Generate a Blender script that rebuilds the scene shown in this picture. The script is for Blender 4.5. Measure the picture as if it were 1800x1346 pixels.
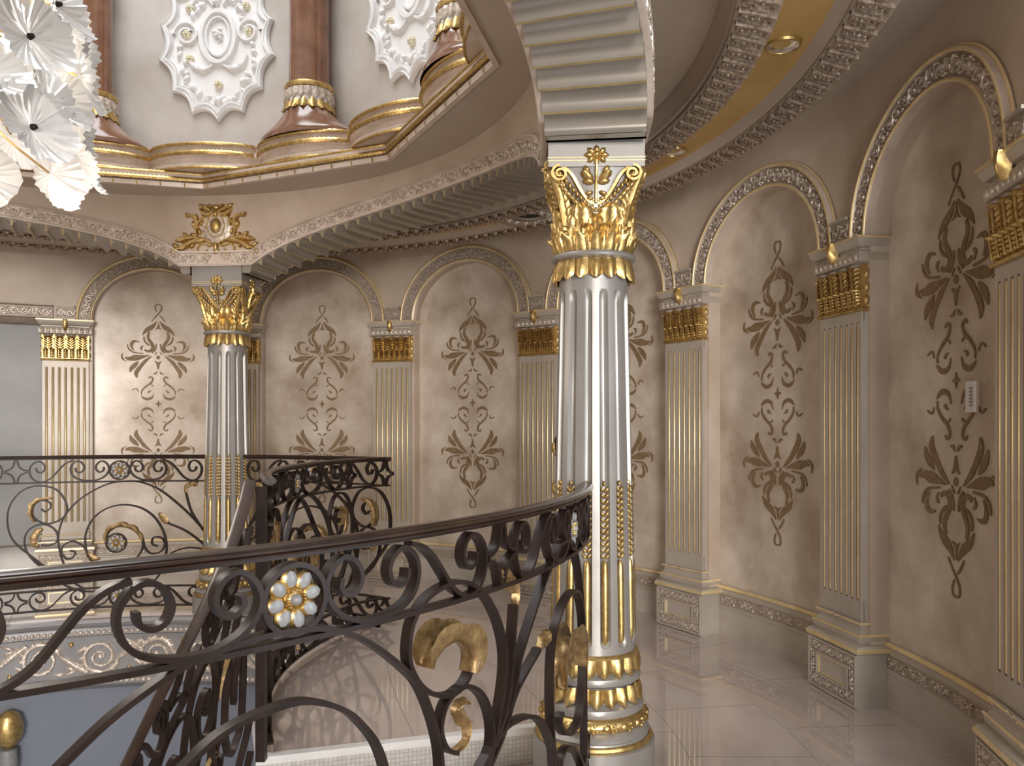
import bpy, math, random, bisect
from mathutils import Vector
random.seed(7)
pi = math.pi; sin = math.sin; cos = math.cos; rad = math.radians
for o in list(bpy.data.objects): bpy.data.objects.remove(o)
scene = bpy.context.scene
COL = scene.collection

# ------------------------------------------------------------------ camera
F, YH = 1436.77, 744.3            # focal length and horizon line in pixels of the 1800x1346 frame
cam_d = bpy.data.cameras.new('camera'); cam = bpy.data.objects.new('camera', cam_d); COL.objects.link(cam)
cam.location = (0, 0, 1.6); cam.rotation_euler = (pi/2, 0, 0)
cam_d.sensor_width = 36; cam_d.lens = F/1800*36; cam_d.shift_y = (YH-673)/1800
cam_d.clip_start = 0.05; cam_d.clip_end = 100
scene.camera = cam

# ------------------------------------------------------------------ light
CX, CY = -2.701, 3.954            # axis of the rotunda
vs = scene.view_settings
vs.view_transform = 'Standard'; vs.look = 'None'; vs.gamma = 1; vs.use_curve_mapping = False
vs.exposure = 0.36
w = bpy.data.worlds.new('world'); scene.world = w; w.use_nodes = True
bg = w.node_tree.nodes['Background']; bg.inputs[0].default_value = (1.0, 0.80, 0.60, 1); bg.inputs[1].default_value = 0.34
def area(name, loc, target, sx, sy, power, col):
    l = bpy.data.lights.new(name, 'AREA'); l.shape = 'RECTANGLE'; l.size = sx; l.size_y = sy; l.energy = power; l.color = col
    o = bpy.data.objects.new(name, l); COL.objects.link(o); o.location = loc
    o.rotation_euler = (Vector(target)-Vector(loc)).to_track_quat('-Z', 'Y').to_euler(); return o
area('window_daylight', (CX+5.0*cos(rad(-30)), CY+5.0*sin(rad(-30)), 1.75), (-4.2, 7.6, 1.5), 1.2, 2.3, 38, (0.78, 0.90, 1.0))
area('back_fill_light', (2.2, -14.0, 2.9), (-2.6, 8.0, 1.9), 4.0, 3.5, 1900, (1.0, 0.975, 0.95))  # added fill far behind the camera, brightens the far niches; no opening modelled
area('dome_daylight', (CX, CY, 8.2), (CX, CY, 0), 3.2, 3.2, 215, (0.90, 0.95, 1.0))
area('lower_hall_daylight', (CX+1.2, CY-2.2, -2.0), (CX-0.6, CY+3.0, -1.2), 1.8, 1.8, 16, (0.55, 0.74, 1.0))

# ------------------------------------------------------------------ materials
def mat(name, c1, c2=None, rough=.5, metal=0., scale=2., detail=4., bump=0., bscale=30., coat=0., spec=.5, rvar=0., emis=None, trans=0.):
    m = bpy.data.materials.new(name); m.use_nodes = True; nt = m.node_tree; b = nt.nodes['Principled BSDF']
    b.inputs['Base Color'].default_value = (*c1, 1); b.inputs['Roughness'].default_value = rough; b.inputs['Metallic'].default_value = metal
    b.inputs['Coat Weight'].default_value = coat; b.inputs['Coat Roughness'].default_value = min(.12, rough); b.inputs['Specular IOR Level'].default_value = spec
    b.inputs['Transmission Weight'].default_value = trans
    tc = nt.nodes.new('ShaderNodeNewGeometry')
    if c2:
        n = nt.nodes.new('ShaderNodeTexNoise'); n.inputs['Scale'].default_value = scale; n.inputs['Detail'].default_value = detail; n.inputs['Roughness'].default_value = .6
        nt.links.new(tc.outputs['Position'], n.inputs['Vector'])
        r = nt.nodes.new('ShaderNodeMapRange'); r.inputs[1].default_value = .32; r.inputs[2].default_value = .68; nt.links.new(n.outputs[0], r.inputs[0])
        x = nt.nodes.new('ShaderNodeMix'); x.data_type = 'RGBA'; x.inputs[6].default_value = (*c1, 1); x.inputs[7].default_value = (*c2, 1)
        nt.links.new(r.outputs[0], x.inputs[0]); nt.links.new(x.outputs[2], b.inputs['Base Color'])
        if rvar:
            q = nt.nodes.new('ShaderNodeMapRange'); q.inputs[3].default_value = rough-rvar; q.inputs[4].default_value = rough+rvar
            nt.links.new(n.outputs[0], q.inputs[0]); nt.links.new(q.outputs[0], b.inputs['Roughness'])
    if bump:
        n2 = nt.nodes.new('ShaderNodeTexNoise'); n2.inputs['Scale'].default_value = bscale; n2.inputs['Detail'].default_value = 3
        nt.links.new(tc.outputs['Position'], n2.inputs['Vector'])
        bn = nt.nodes.new('ShaderNodeBump'); bn.inputs['Strength'].default_value = bump; bn.inputs['Distance'].default_value = .01
        nt.links.new(n2.outputs[0], bn.inputs['Height']); nt.links.new(bn.outputs[0], b.inputs['Normal'])
    if emis:
        b.inputs['Emission Color'].default_value = (*emis[:3], 1); b.inputs['Emission Strength'].default_value = emis[3]
    return m
M = {}
M['wall'] = mat('pearl_plaster', (.44, .34, .255), (.60, .50, .405), .42, .12, 1.6, 6, .05, 6)
M['niche'] = mat('glazed_niche_plaster', (.39, .30, .222), (.71, .615, .52), .36, .12, 2.1, 7, .06, 7, coat=.15)
M['ceil'] = mat('ceiling_plaster', (.40, .315, .245), (.47, .385, .31), .5, .05, 1.2, 3)
M['silver'] = mat('champagne_silver_paint', (.265, .242, .22), (.32, .295, .27), .38, .4, 3, 3, .03, 25)
M['greywall'] = mat('spill_darkened_plaster', (.24, .235, .23), (.30, .295, .29), .45, .1, 2, 4)  # guessed grey paint, made darker in colour to offset window spill on the left wall
M['fascia'] = mat('grey_fascia_paint', (.20, .19, .19), (.25, .24, .24), .4, .25, 3, 3)
M['taupe'] = mat('taupe_silver_paint', (.42, .36, .30), (.50, .44, .375), .42, .25, 3, 3, .03, 25)
M['carve'] = mat('silver_leaf_carving', (.36, .28, .22), (.78, .69, .60), .34, .45, 45, 3, .25, 60)
M['carve2'] = mat('brown_glazed_silver_carving', (.22, .15, .105), (.58, .46, .36), .34, .5, 40, 3, .25, 60)
M['ground'] = mat('umber_glazed_carving_ground', (.31, .245, .19), (.40, .325, .26), .45, .25, 14, 3)
M['soffit'] = mat('satin_soffit_paint', (.27, .235, .195), (.32, .28, .24), .30, .4, 3, 3)
M['soffitgold'] = mat('soffit_gold_line', (.42, .32, .16), (.52, .40, .20), .35, .6, 10, 2)
M['gold'] = mat('gold_leaf', (.40, .255, .085), (.66, .47, .20), .36, .88, 26, 3, .12, 50)
M['goldline'] = mat('pale_gold_line', (.74, .56, .28), (.86, .70, .42), .34, .5, 10, 2)
M['goldceil'] = mat('gold_glazed_ceiling', (.50, .31, .10), (.58, .38, .14), .42, .35, 2.5, 3)
M['stencil'] = mat('bronze_stencil_paint', (.20, .125, .062), (.285, .19, .10), .5, .25, 40, 2, .3, 150)
M['iron'] = mat('dark_bronze_iron', (.013, .0075, .006), (.028, .016, .013), .40, .2, 8, 3, .05, 30, spec=.3)
M['rail'] = mat('mahogany_bronze_rail', (.022, .011, .008), (.045, .024, .018), .28, .2, 6, 3, coat=.25)
M['oldgold'] = mat('antique_gold', (.145, .085, .034), (.37, .245, .11), .4, .6, 22, 4, .2, 60)
M['floor'] = mat('polished_cream_marble', (.44, .36, .32), (.53, .44, .40), .045, 0, 1.8, 8, coat=.8, spec=.85, rvar=.015)
M['joint'] = mat('floor_joint', (.38, .31, .275), None, .3)
M['white'] = mat('white_plaster', (.80, .79, .79), (.88, .875, .87), .4, 0, 5, 3)
M['drum'] = mat('lilac_grey_drum_plaster', (.45, .40, .355), (.62, .58, .55), .34, .1, 1.4, 6)
M['brown'] = mat('brown_marble', (.15, .065, .032), (.25, .12, .068), .16, 0, 7, 7, coat=.4)
M['rim'] = mat('rose_silver_cornice', (.56, .45, .375), (.70, .60, .52), .35, .35, 6, 3)
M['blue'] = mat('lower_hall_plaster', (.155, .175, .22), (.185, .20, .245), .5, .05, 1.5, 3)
M['marblew'] = mat('white_marble', (.66, .63, .61), (.74, .72, .70), .2, 0, 5, 6)
M['glass'] = mat('frosted_glass', (.74, .735, .73), None, .3, 0, trans=.25)
M['bulb'] = mat('lit_bulb', (1, 1, 1), None, .5, emis=(1, .93, .82, 14))
M['petal'] = mat('pearl_petal', (.22, .22, .225), (.29, .29, .295), .4, .1, 30, 2)
M['dark'] = mat('dark_recess', (.02, .017, .015), None, .7)
M['chrome'] = mat('chrome_reflector', (.85, .84, .82), None, .1, 1.)
M['plastic'] = mat('white_plastic', (.75, .74, .72), None, .35)
M['slot'] = mat('grey_button', (.33, .32, .31), None, .5)
# mosaic riser: brick pattern of tiny tiles
mm = mat('mosaic_riser', (.55, .52, .49), None, .3); M['mosaic'] = mm
nt = mm.node_tree; bt = nt.nodes.new('ShaderNodeTexBrick'); bt.offset = 0; bt.inputs['Scale'].default_value = 1
bt.inputs['Brick Width'].default_value = .022; bt.inputs['Row Height'].default_value = .022; bt.inputs['Mortar Size'].default_value = .0018
bt.inputs['Color1'].default_value = (.60, .57, .53, 1); bt.inputs['Color2'].default_value = (.50, .47, .44, 1); bt.inputs['Mortar'].default_value = (.36, .34, .32, 1)
uvn = nt.nodes.new('ShaderNodeTexCoord'); mp = nt.nodes.new('ShaderNodeMapping'); mp.inputs['Rotation'].default_value = (pi/2, 0, 0)
nt.links.new(uvn.outputs['Object'], mp.inputs[0]); nt.links.new(mp.outputs[0], bt.inputs['Vector']); nt.links.new(bt.outputs[0], nt.nodes['Principled BSDF'].inputs['Base Color'])

# ------------------------------------------------------------------ mesh helpers
class MB:
    def __init__(s): s.v = []; s.f = []
    def grid(s, rows, cu=False, cv=False):
        n = len(rows[0]); b = len(s.v)
        for r in rows: s.v.extend(r)
        R = len(rows)
        for i in range(R if cu else R-1):
            for j in range(n if cv else n-1):
                i2 = (i+1) % R; j2 = (j+1) % n
                s.f.append((b+i*n+j, b+i*n+j2, b+i2*n+j2, b+i2*n+j))
        return s
    def poly(s, pts):
        b = len(s.v); s.v.extend(pts); s.f.append(tuple(range(b, b+len(pts)))); return s
    def box(s, x0, x1, y0, y1, z0, z1, fm=None):
        p = [(x, y, z) for z in (z0, z1) for y in (y0, y1) for x in (x0, x1)]
        if fm: p = [fm(*q) for q in p]
        b = len(s.v); s.v.extend(p)
        for f in ((0, 2, 3, 1), (4, 5, 7, 6), (0, 1, 5, 4), (2, 6, 7, 3), (0, 4, 6, 2), (1, 3, 7, 5)): s.f.append(tuple(b+i for i in f))
        return s
    def mesh(s, name, m, smooth=35, origin=(0, 0, 0)):
        me = bpy.data.meshes.new(name)
        ox, oy, oz = origin
        me.from_pydata([(x-ox, y-oy, z-oz) for x, y, z in s.v], [], s.f)
        me.materials.append(M[m] if isinstance(m, str) else m)
        if smooth:
            me.polygons.foreach_set('use_smooth', [True]*len(me.polygons)); me.set_sharp_from_angle(angle=rad(smooth))
        me.update(); return me
def link(name, data, parent=None, loc=(0, 0, 0), rz=0):
    o = bpy.data.objects.new(name, data); COL.objects.link(o); o.location = loc; o.rotation_euler = (0, 0, rz)
    if parent: o.parent = parent
    return o
def part(name, mb, m, parent, smooth=35, label=None, loc=(0, 0, 0)):
    o = link(name, mb.mesh(name, m, smooth), parent, loc)
    if label: o['label'] = label
    return o
def tag(o, label, cat, group=None):
    o['label'] = label; o['category'] = cat
    if group: o['group'] = group
    return o
def thing(name, label, cat, loc=(0, 0, 0), rz=0, group=None): return tag(link(name, None, None, loc, rz), label, cat, group)
def struct(name, mb, m, smooth=35, parent=None, origin=(0, 0, 0)):
    o = link(name, mb.mesh(name, m, smooth, origin), parent, origin)
    if not parent: o['kind'] = 'structure'
    return o
def copy_tree(o, parent=None):
    c = o.copy(); COL.objects.link(c)
    if parent: c.parent = parent
    for ch in list(o.children): copy_tree(ch, c)
    return c
def pt(a, R, z): return (CX+R*cos(rad(a)), CY+R*sin(rad(a)), z)       # polar point of the rotunda, degrees
def spot(a, R, z=0): return dict(loc=pt(a, R, z), rz=rad(a))
def rev(mb, prof, a0, a1, n, closed=False):                           # ring moulding about the rotunda axis
    rows = [[pt(a0+(a1-a0)*i/n, R, z) for R, z in prof] for i in range(n+1)]
    return mb.grid(rows, cv=closed)
def lathe(mb, prof, n=32, c=(0, 0)):
    return mb.grid([[(c[0]+r*cos(2*pi*i/n), c[1]+r*sin(2*pi*i/n), z) for r, z in prof] for i in range(n)], cu=True)
def cat(p, k=6, closed=False):                                        # Catmull-Rom through points
    n = len(p); out = []
    for i in range(n if closed else n-1):
        q = [p[(i+d) % n] if closed else p[max(0, min(n-1, i+d))] for d in (-1, 0, 1, 2)]
        for j in range(k):
            t = j/k; t2 = t*t; t3 = t2*t
            out.append(tuple(.5*((2*b)+(c-a)*t+(2*a-5*b+4*c-d)*t2+(3*b-a-3*c+d)*t3) for a, b, c, d in zip(*q)))
    if not closed: out.append(tuple(p[-1]))
    return out
def normals2(p, closed=False):
    n = len(p); out = []
    for i in range(n):
        a = p[(i-1) % n] if closed else p[max(0, i-1)]; b = p[(i+1) % n] if closed else p[min(n-1, i+1)]
        dx, dy = b[0]-a[0], b[1]-a[1]; l = math.hypot(dx, dy) or 1; out.append((-dy/l, dx/l))
    return out
def bar(mb, p, t, w, fm, closed=False):                               # flat bar: t in the plane of the panel, w across it
    nn = normals2(p, closed); rows = []
    for (x, y), (a, b) in zip(p, nn):
        rows.append([fm(x-a*t/2, y-b*t/2, -w/2), fm(x-a*t/2, y-b*t/2, w/2), fm(x+a*t/2, y+b*t/2, w/2), fm(x+a*t/2, y+b*t/2, -w/2)])
    mb.grid(rows, cu=closed, cv=True)
    if not closed: mb.poly(rows[0]); mb.poly(rows[-1])
    return mb
def ridge(mb, p, w, h, fm, base=0.):                                  # raised carved stroke on a surface map fm(x, y, h)
    nn = normals2(p); n = len(p); rows = []
    for i, ((x, y), (a, b)) in enumerate(zip(p, nn)):
        ww = w(i/(n-1)) if callable(w) else w
        rows.append([fm(x-a*ww, y-b*ww, base), fm(x-a*ww*.45, y-b*ww*.45, base+h*.85), fm(x+a*ww*.45, y+b*ww*.45, base+h*.85), fm(x+a*ww, y+b*ww, base)])
    return mb.grid(rows)
def blob(mb, x, y, rx, ry, h, fm, ang=0., n=8, base=0.):
    ca, sa = cos(ang), sin(ang)
    def P(r, t, hh): u, v = r*rx*cos(t), r*ry*sin(t); return fm(x+u*ca-v*sa, y+u*sa+v*ca, hh)
    b = len(mb.v)
    for r, hh in ((1, base), (.72, base+h*.72)): mb.v.extend(P(r, 2*pi*i/n, hh) for i in range(n))
    mb.v.append(fm(x, y, base+h))
    for i in range(n):
        j = (i+1) % n
        mb.f.append((b+i, b+j, b+n+j, b+n+i)); mb.f.append((b+n+i, b+n+j, b+2*n))
    return mb
def leafw(W): return lambda t: W*max(.06, sin(pi*min(1, t*1.02))**.8)*(1+.22*sin(t*22))
def spiral(cx, cy, r0, r1, t0, turns, n): return [(cx+(r0+(r1-r0)*i/n)*cos(t0+turns*2*pi*i/n), cy+(r0+(r1-r0)*i/n)*sin(t0+turns*2*pi*i/n)) for i in range(n+1)]
def scrolls(mb, x0, x1, H, h, fm, n, y0=0., lush=1):                  # running acanthus scroll along x, total height H
    L = (x1-x0)/n
    for k in range(n):
        c = x0+(k+.5)*L; f = 1 if k % 2 else -1
        r = min(.42*H, .40*L)
        p = [(c-.62*L, y0-f*.30*H), (c-.45*L, y0-f*.05*H)]+[(c+(xx), y0+f*yy) for xx, yy in spiral(0, 0, r, r*.22, pi*.98, -1.35, 11)]
        ridge(mb, p, .085*H, h, fm)
        blob(mb, c, y0, r*.34, r*.34, h*1.15, fm, n=6)
        for dx, dy, an, s in ((-.42, -.30, .6, 1), (-.30, .36, -.7, .9), (.38, -.34, -.5, .9), (.45, .25, .9, .8))[:2+2*lush]:
            blob(mb, c+dx*L, y0+f*dy*H, .15*H*s, .075*H*s, h*.9, fm, f*an, 6)
    return mb
def gadroons(mb, x0, x1, n, H, h, fm, slant=.5, y0=0.):               # slanted leaf rolls side by side (rope or leaf torus)
    L = (x1-x0)/n
    for k in range(n): blob(mb, x0+(k+.5)*L, y0, H*.56, L*.42, h, fm, pi/2-slant, 8)
    return mb
def loc_map(R0):                                                      # local frame: x outward, y along the tangent, z up; (s, z, h) on the cylinder R0, h towards the axis
    def fm(s, z, h): a = s/R0; r = R0-h; return (r*cos(a)-R0, r*sin(a), z)
    return fm
def cyl_map(R0, out=1):                                               # world map (angle in degrees * R0 in radians, z, h) with h away from the axis when out=1
    def fm(s, z, h): a = s/R0; r = R0+out*h; return (CX+r*cos(a), CY+r*sin(a), z)
    return fm
def px(x, y, R, far):                                                 # pixel of the photograph -> (arc length, z) on the cylinder R
    rx = (x-900)/F; A = rx*rx+1; B = -2*(rx*CX+CY); C = CX*CX+CY*CY-R*R
    D = max(0, B*B-4*A*C); t = (-B+(1 if far else -1)*math.sqrt(D))/(2*A)
    return (R*math.atan2(t-CY, rx*t-CX), 1.6+(YH-y)*t/F)

# ------------------------------------------------------------------ measures
A0, STEP, RP = 10.6, 20.45, 4.72          # first pilaster angle, bay angle, pilaster face radius
RW, RN = 4.76, 4.87                       # spandrel wall and niche wall
PA = {k: A0+STEP*k for k in range(-1, 6)}
ZS = 2.655                                # springing of the wall arches
AC0, AC1, RC = -1.9, 85.25, 3.086         # free columns
RBI, RBO = 2.87, 3.31                     # ring beam faces
ZC = 3.50                                 # rotunda ceiling
RR = 3.05                                 # railing circle
# ------------------------------------------------------------------ outer wall with arched niches
AI, BI, ZW = .61, .56, 3.62
wall = MB(); nic = MB(); lft = MB()
def wall_bay(ac):
    half = rad(STEP)/2*RW; d = lambda s: ac+math.degrees(s/RW); N = 28
    ss = [(-AI*cos(pi*i/N), ZS+BI*sin(pi*i/N)) for i in range(N+1)]
    for a, b in ((-half, -AI), (AI, half)):
        wall.grid([[pt(d(a+(b-a)*i/2), RW, z) for z in (0, 1.3, ZS, ZW)] for i in range(3)])
    wall.grid([[pt(d(s), RW, z), pt(d(s), RW, (z+ZW)/2), pt(d(s), RW, ZW)] for s, z in ss])
    wall.grid([[pt(d(s), RW, z), pt(d(s), RN, z)] for s, z in ss])
    for s in (-AI, AI): wall.grid([[pt(d(s), RW, z), pt(d(s), RN, z)] for z in (0, ZS)])
    nic.grid([[pt(d(s), RN, ZS*j/6) for j in range(7)]+[pt(d(s), RN, ZS+(z-ZS)*j/4) for j in (1, 2, 3, 4)] for s, z in ss])
BAYS = [PA[k]+STEP/2 for k in range(-1, 5)]
for ac in BAYS: wall_bay(ac)
# plain wall left of the last pilaster and a little past the right one
for a0, a1 in ((PA[5], 150), (-13, PA[-1])):
    n = max(2, int((a1-a0)/3)); wall.grid([[pt(a0+(a1-a0)*i/n, RW, z) for z in (2.63, ZW)] for i in range(n+1)])
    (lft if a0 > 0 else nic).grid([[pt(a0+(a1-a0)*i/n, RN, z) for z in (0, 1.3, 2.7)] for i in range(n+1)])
rev(wall, [(RW, 2.63), (RN, 2.63)], PA[5], 150, 12)
wo = struct('wall_gallery', wall, 'wall', origin=pt(60, RW, 0))
struct('wall_niches', nic, 'niche', origin=pt(60, RN, 0))
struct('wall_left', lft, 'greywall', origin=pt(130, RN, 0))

# ------------------------------------------------------------------ gallery floor: bed and marble tiles
lx = [(1.48, -.02), (1.27, .6), (1.2, 1.2), (1.27, 1.8), (1.45, 2.35), (1.66, 2.56)]       # inner edge of the stair landing, relative to the axis
LAND = [(CX+x, CY+y) for x, y in cat(lx, 6)]
EDGE = 2.96
fl = MB()
rev(fl, [(EDGE, -.004), (5.0, -.004)], -75, 152, 80)
for ca0 in range(8, 58):                                             # landing bed between the inner edge and the ring
    pass
lb = LAND; outer = [pt(8+(57-8)*i/(len(lb)-1), EDGE, -.004)[:2] for i in range(len(lb))]
fl.grid([[(*a, -.004), ((a[0]+b[0])/2, (a[1]+b[1])/2, -.004), (*b, -.004)] for a, b in zip(lb, outer)])
floor = struct('floor', fl, 'joint', 0, origin=pt(40, 3.9, 0))
fo = Vector(floor.location)
def tile_mesh(R0, R1, da, gap=.0012):
    m = MB(); n = 4; rows = []
    for i in range(n+1):
        a = -da/2+da*i/n
        f = lambda R, z, g=0: (R*cos(rad(a))+0, R*sin(rad(a)), z)
        def q(R, z):
            aa = rad(a); s = gap/R*(1 if i == 0 else -1 if i == n else 0); return (R*cos(aa+s)-R0, R*sin(aa+s), z)
        rows.append([q(R0+gap, -.02), q(R0+gap, 0), q(R1-gap, 0), q(R1-gap, -.02)])
    m.grid(rows); return m.mesh('floor_tile', 'floor', 30)
rings = [(EDGE, 3.55, 10.225), (3.55, 4.15, 10.225), (4.15, 4.75, 10.225), (4.75, 5.0, 10.225)]
for ri, (R0, R1, da) in enumerate(rings):
    me = tile_mesh(R0, R1, da); a = -72+(da/2 if ri % 2 else 0)
    while a < 150:
        o = link('floor_tile', me, floor, Vector(pt(a, R0, 0))-fo, rad(a)); a += da
# landing tiles
K = 6
for i in range(0, len(LAND)-1, 5):
    j = min(len(LAND)-1, i+5)
    for u0, u1 in ((0, .5), (.5, 1)):
        m = MB(); rows = []
        for k in range(i, j+1):
            a, b = LAND[k], outer[k]
            rows.append([(a[0]+(b[0]-a[0])*u-fo.x, a[1]+(b[1]-a[1])*u-fo.y, z) for u, z in ((u0+.002, -.02), (u0+.002, 0), (u1-.002, 0), (u1-.002, -.02))])
        # shrink along the run for the joint
        if len(rows) > 1: m.grid(rows); link('floor_tile', m.mesh('floor_tile', 'floor', 30), floor)

# floor edge fascia round the stair well
fa = MB(); rev(fa, [(3.0, -.02), (2.90, -.02), (2.885, -.045), (2.90, -.075), (2.93, -.09), (2.93, -.11), (2.915, -.15), (2.945, -.165), (2.945, -.50), (2.92, -.515), (2.92, -.565), (2.96, -.60), (3.0, -.62)], 57, 172, 70)
fasc = struct('trim_1', fa, 'fascia', origin=pt(100, 2.9, -.3)); fasc['kind'] = 'structure'
fmi = cyl_map(2.945, -1); r = MB()
a0, a1 = rad(70)*2.945, rad(135)*2.945
def big_scroll(mb, c, f, fm, H=.30):
    r = H*.46
    p = [(c-.34, -.335-f*H*.42), (c-.24, -.335-f*H*.2)]+[(c+x, -.335+f*y) for x, y in spiral(0, 0, r, r*.9, pi*.95, -.5, 10)]+[(c+x, -.335+f*y) for x, y in spiral(0, 0, r*.9, r*.12, -pi*.05, -1.6, 24)]
    ridge(mb, p, lambda t: .024*(1-.55*t)*(1+.35*sin(t*70)), .028, fm)
    for k in range(9):
        t = pi*.95-k*pi/8.5; blob(mb, c+r*1.02*cos(t), -.335+f*r*1.02*sin(t), .033, .015, .024, fm, f*(t+.6), 6)
    blob(mb, c, -.335, .03, .03, .035, fm, 0, 8)
    for dx, dy, an in ((-.2, -.30, .4), (-.27, .2, -.5), (.2, .4, .5), (-.12, -.44, .1)): blob(mb, c+dx*1.1, -.335+f*dy*H, .05, .018, .02, fm, f*an, 6)
k = 0; c = a0
while c < a1:
    m = MB(); big_scroll(m, c, 1 if k % 2 else -1, fmi); struct('carved_scroll', m, 'carve', 60, parent=fasc).location = -Vector(fasc.location); c += .44; k += 1
    b = MB(); blob(b, c-.22, -.335+(.11 if k % 2 else -.11), .02, .024, .03, fmi, 0, 8); q = struct('gilt_bud', b, 'gold', 60, parent=fasc); q.location = -Vector(fasc.location)
for z in (-.128, -.54):
    g = MB(); gadroons(g, rad(60)*2.92, rad(168)*2.92, 125, .034, .02, cyl_map(2.92, -1), .9, z)
    q = struct('rope_moulding', g, 'carve', 60, parent=fasc); q.location = -Vector(fasc.location); q['kind'] = 'stuff'
# lower hall wall and floor seen down the well
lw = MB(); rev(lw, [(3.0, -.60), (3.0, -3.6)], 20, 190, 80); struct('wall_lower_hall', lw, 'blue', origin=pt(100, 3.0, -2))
lf = MB(); rev(lf, [(.01, -3.6), (3.2, -3.6)], 0, 360, 60); struct('floor_lower_hall', lf, 'marblew', origin=(CX, CY, -3.6))

# ------------------------------------------------------------------ gallery ceiling: cove, two carved bands, gold strip, inner panel
cl = MB(); rev(cl, [(RBO-.02, 3.43), (3.60, 3.43), (3.615, 3.42), (3.63, 3.375), (3.655, 3.335), (3.655, 3.315), (3.70, 3.295), (3.82, 3.295), (3.855, 3.31), (3.858, 3.345)], -75, 150, 110)
rev(cl, [(4.03, 3.352), (4.05, 3.352), (4.075, 3.335), (4.095, 3.315), (4.12, 3.295), (4.29, 3.295), (4.32, 3.31), (4.32, 3.34), (4.36, 3.50), (4.45, 3.60), (4.62, 3.60), (4.80, 3.60)], -75, 150, 110)
ce = struct('ceiling_gallery', cl, 'ceil', origin=pt(40, 3.8, 3.4))
gs = MB(); rev(gs, [(3.856, 3.345), (4.03, 3.351), (4.05, 3.350), (4.07, 3.338)], -75, 150, 110); q = struct('gold_strip', gs, 'goldceil', parent=ce); q.location = -Vector(ce.location)
def under_map(R0):                       # map on the underside of a ring: s along the ring at R0, y radial, h downwards
    def fm(s, y, h): a = s/R0; return (CX+(R0+y)*cos(a), CY+(R0+y)*sin(a), 3.295-h)
    return fm
for Rm, W in ((3.755, .17), (4.21, .17)):
    g = MB(); n = int(rad(230-75)*Rm/.112)
    rr = random.Random(3)
    fm = under_map(Rm)
    s0, s1 = rad(-25)*Rm, rad(130)*Rm; L = (s1-s0)/n
    for k in range(n):
        s = s0+(k+.5)*L; sl = .55
        X = lambda u, v: (s+u+v*sl, v)
        ridge(g, [X(-.052, W*(-.48+.96*t)) for t in (0, .15, .3, .5, .7, .85, 1)], lambda t: .006+.010*sin(pi*t), .036, fm)
        ridge(g, [X(.036*cos(t), W*.40*sin(t)) for t in [2*pi*i/14 for i in range(15)]], .007, .028, fm)
        for v in (-.25, -.08, .08, .25):
            x, y = X(rr.uniform(-.012, .012), v*W); blob(g, x, y, .013, .010, .026, fm, rr.random()*3, 6)
        x, y = X(-.005, 0); ridge(g, [X(0, W*(-.34+.68*t)) for t in (0, .5, 1)], .006, .020, fm)
    q = struct('leaf_moulding', g, 'carve2', 60, parent=ce); q.location = -Vector(ce.location); q['kind'] = 'stuff'
    b = MB(); rev(b, [(Rm-W/2-.004, 3.296), (Rm-W/2-.004, 3.286), (Rm+W/2+.004, 3.286), (Rm+W/2+.004, 3.296)], -75, 150, 110); q = struct('moulding_bed', b, 'ground', parent=ce); q.location = -Vector(ce.location)

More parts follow.
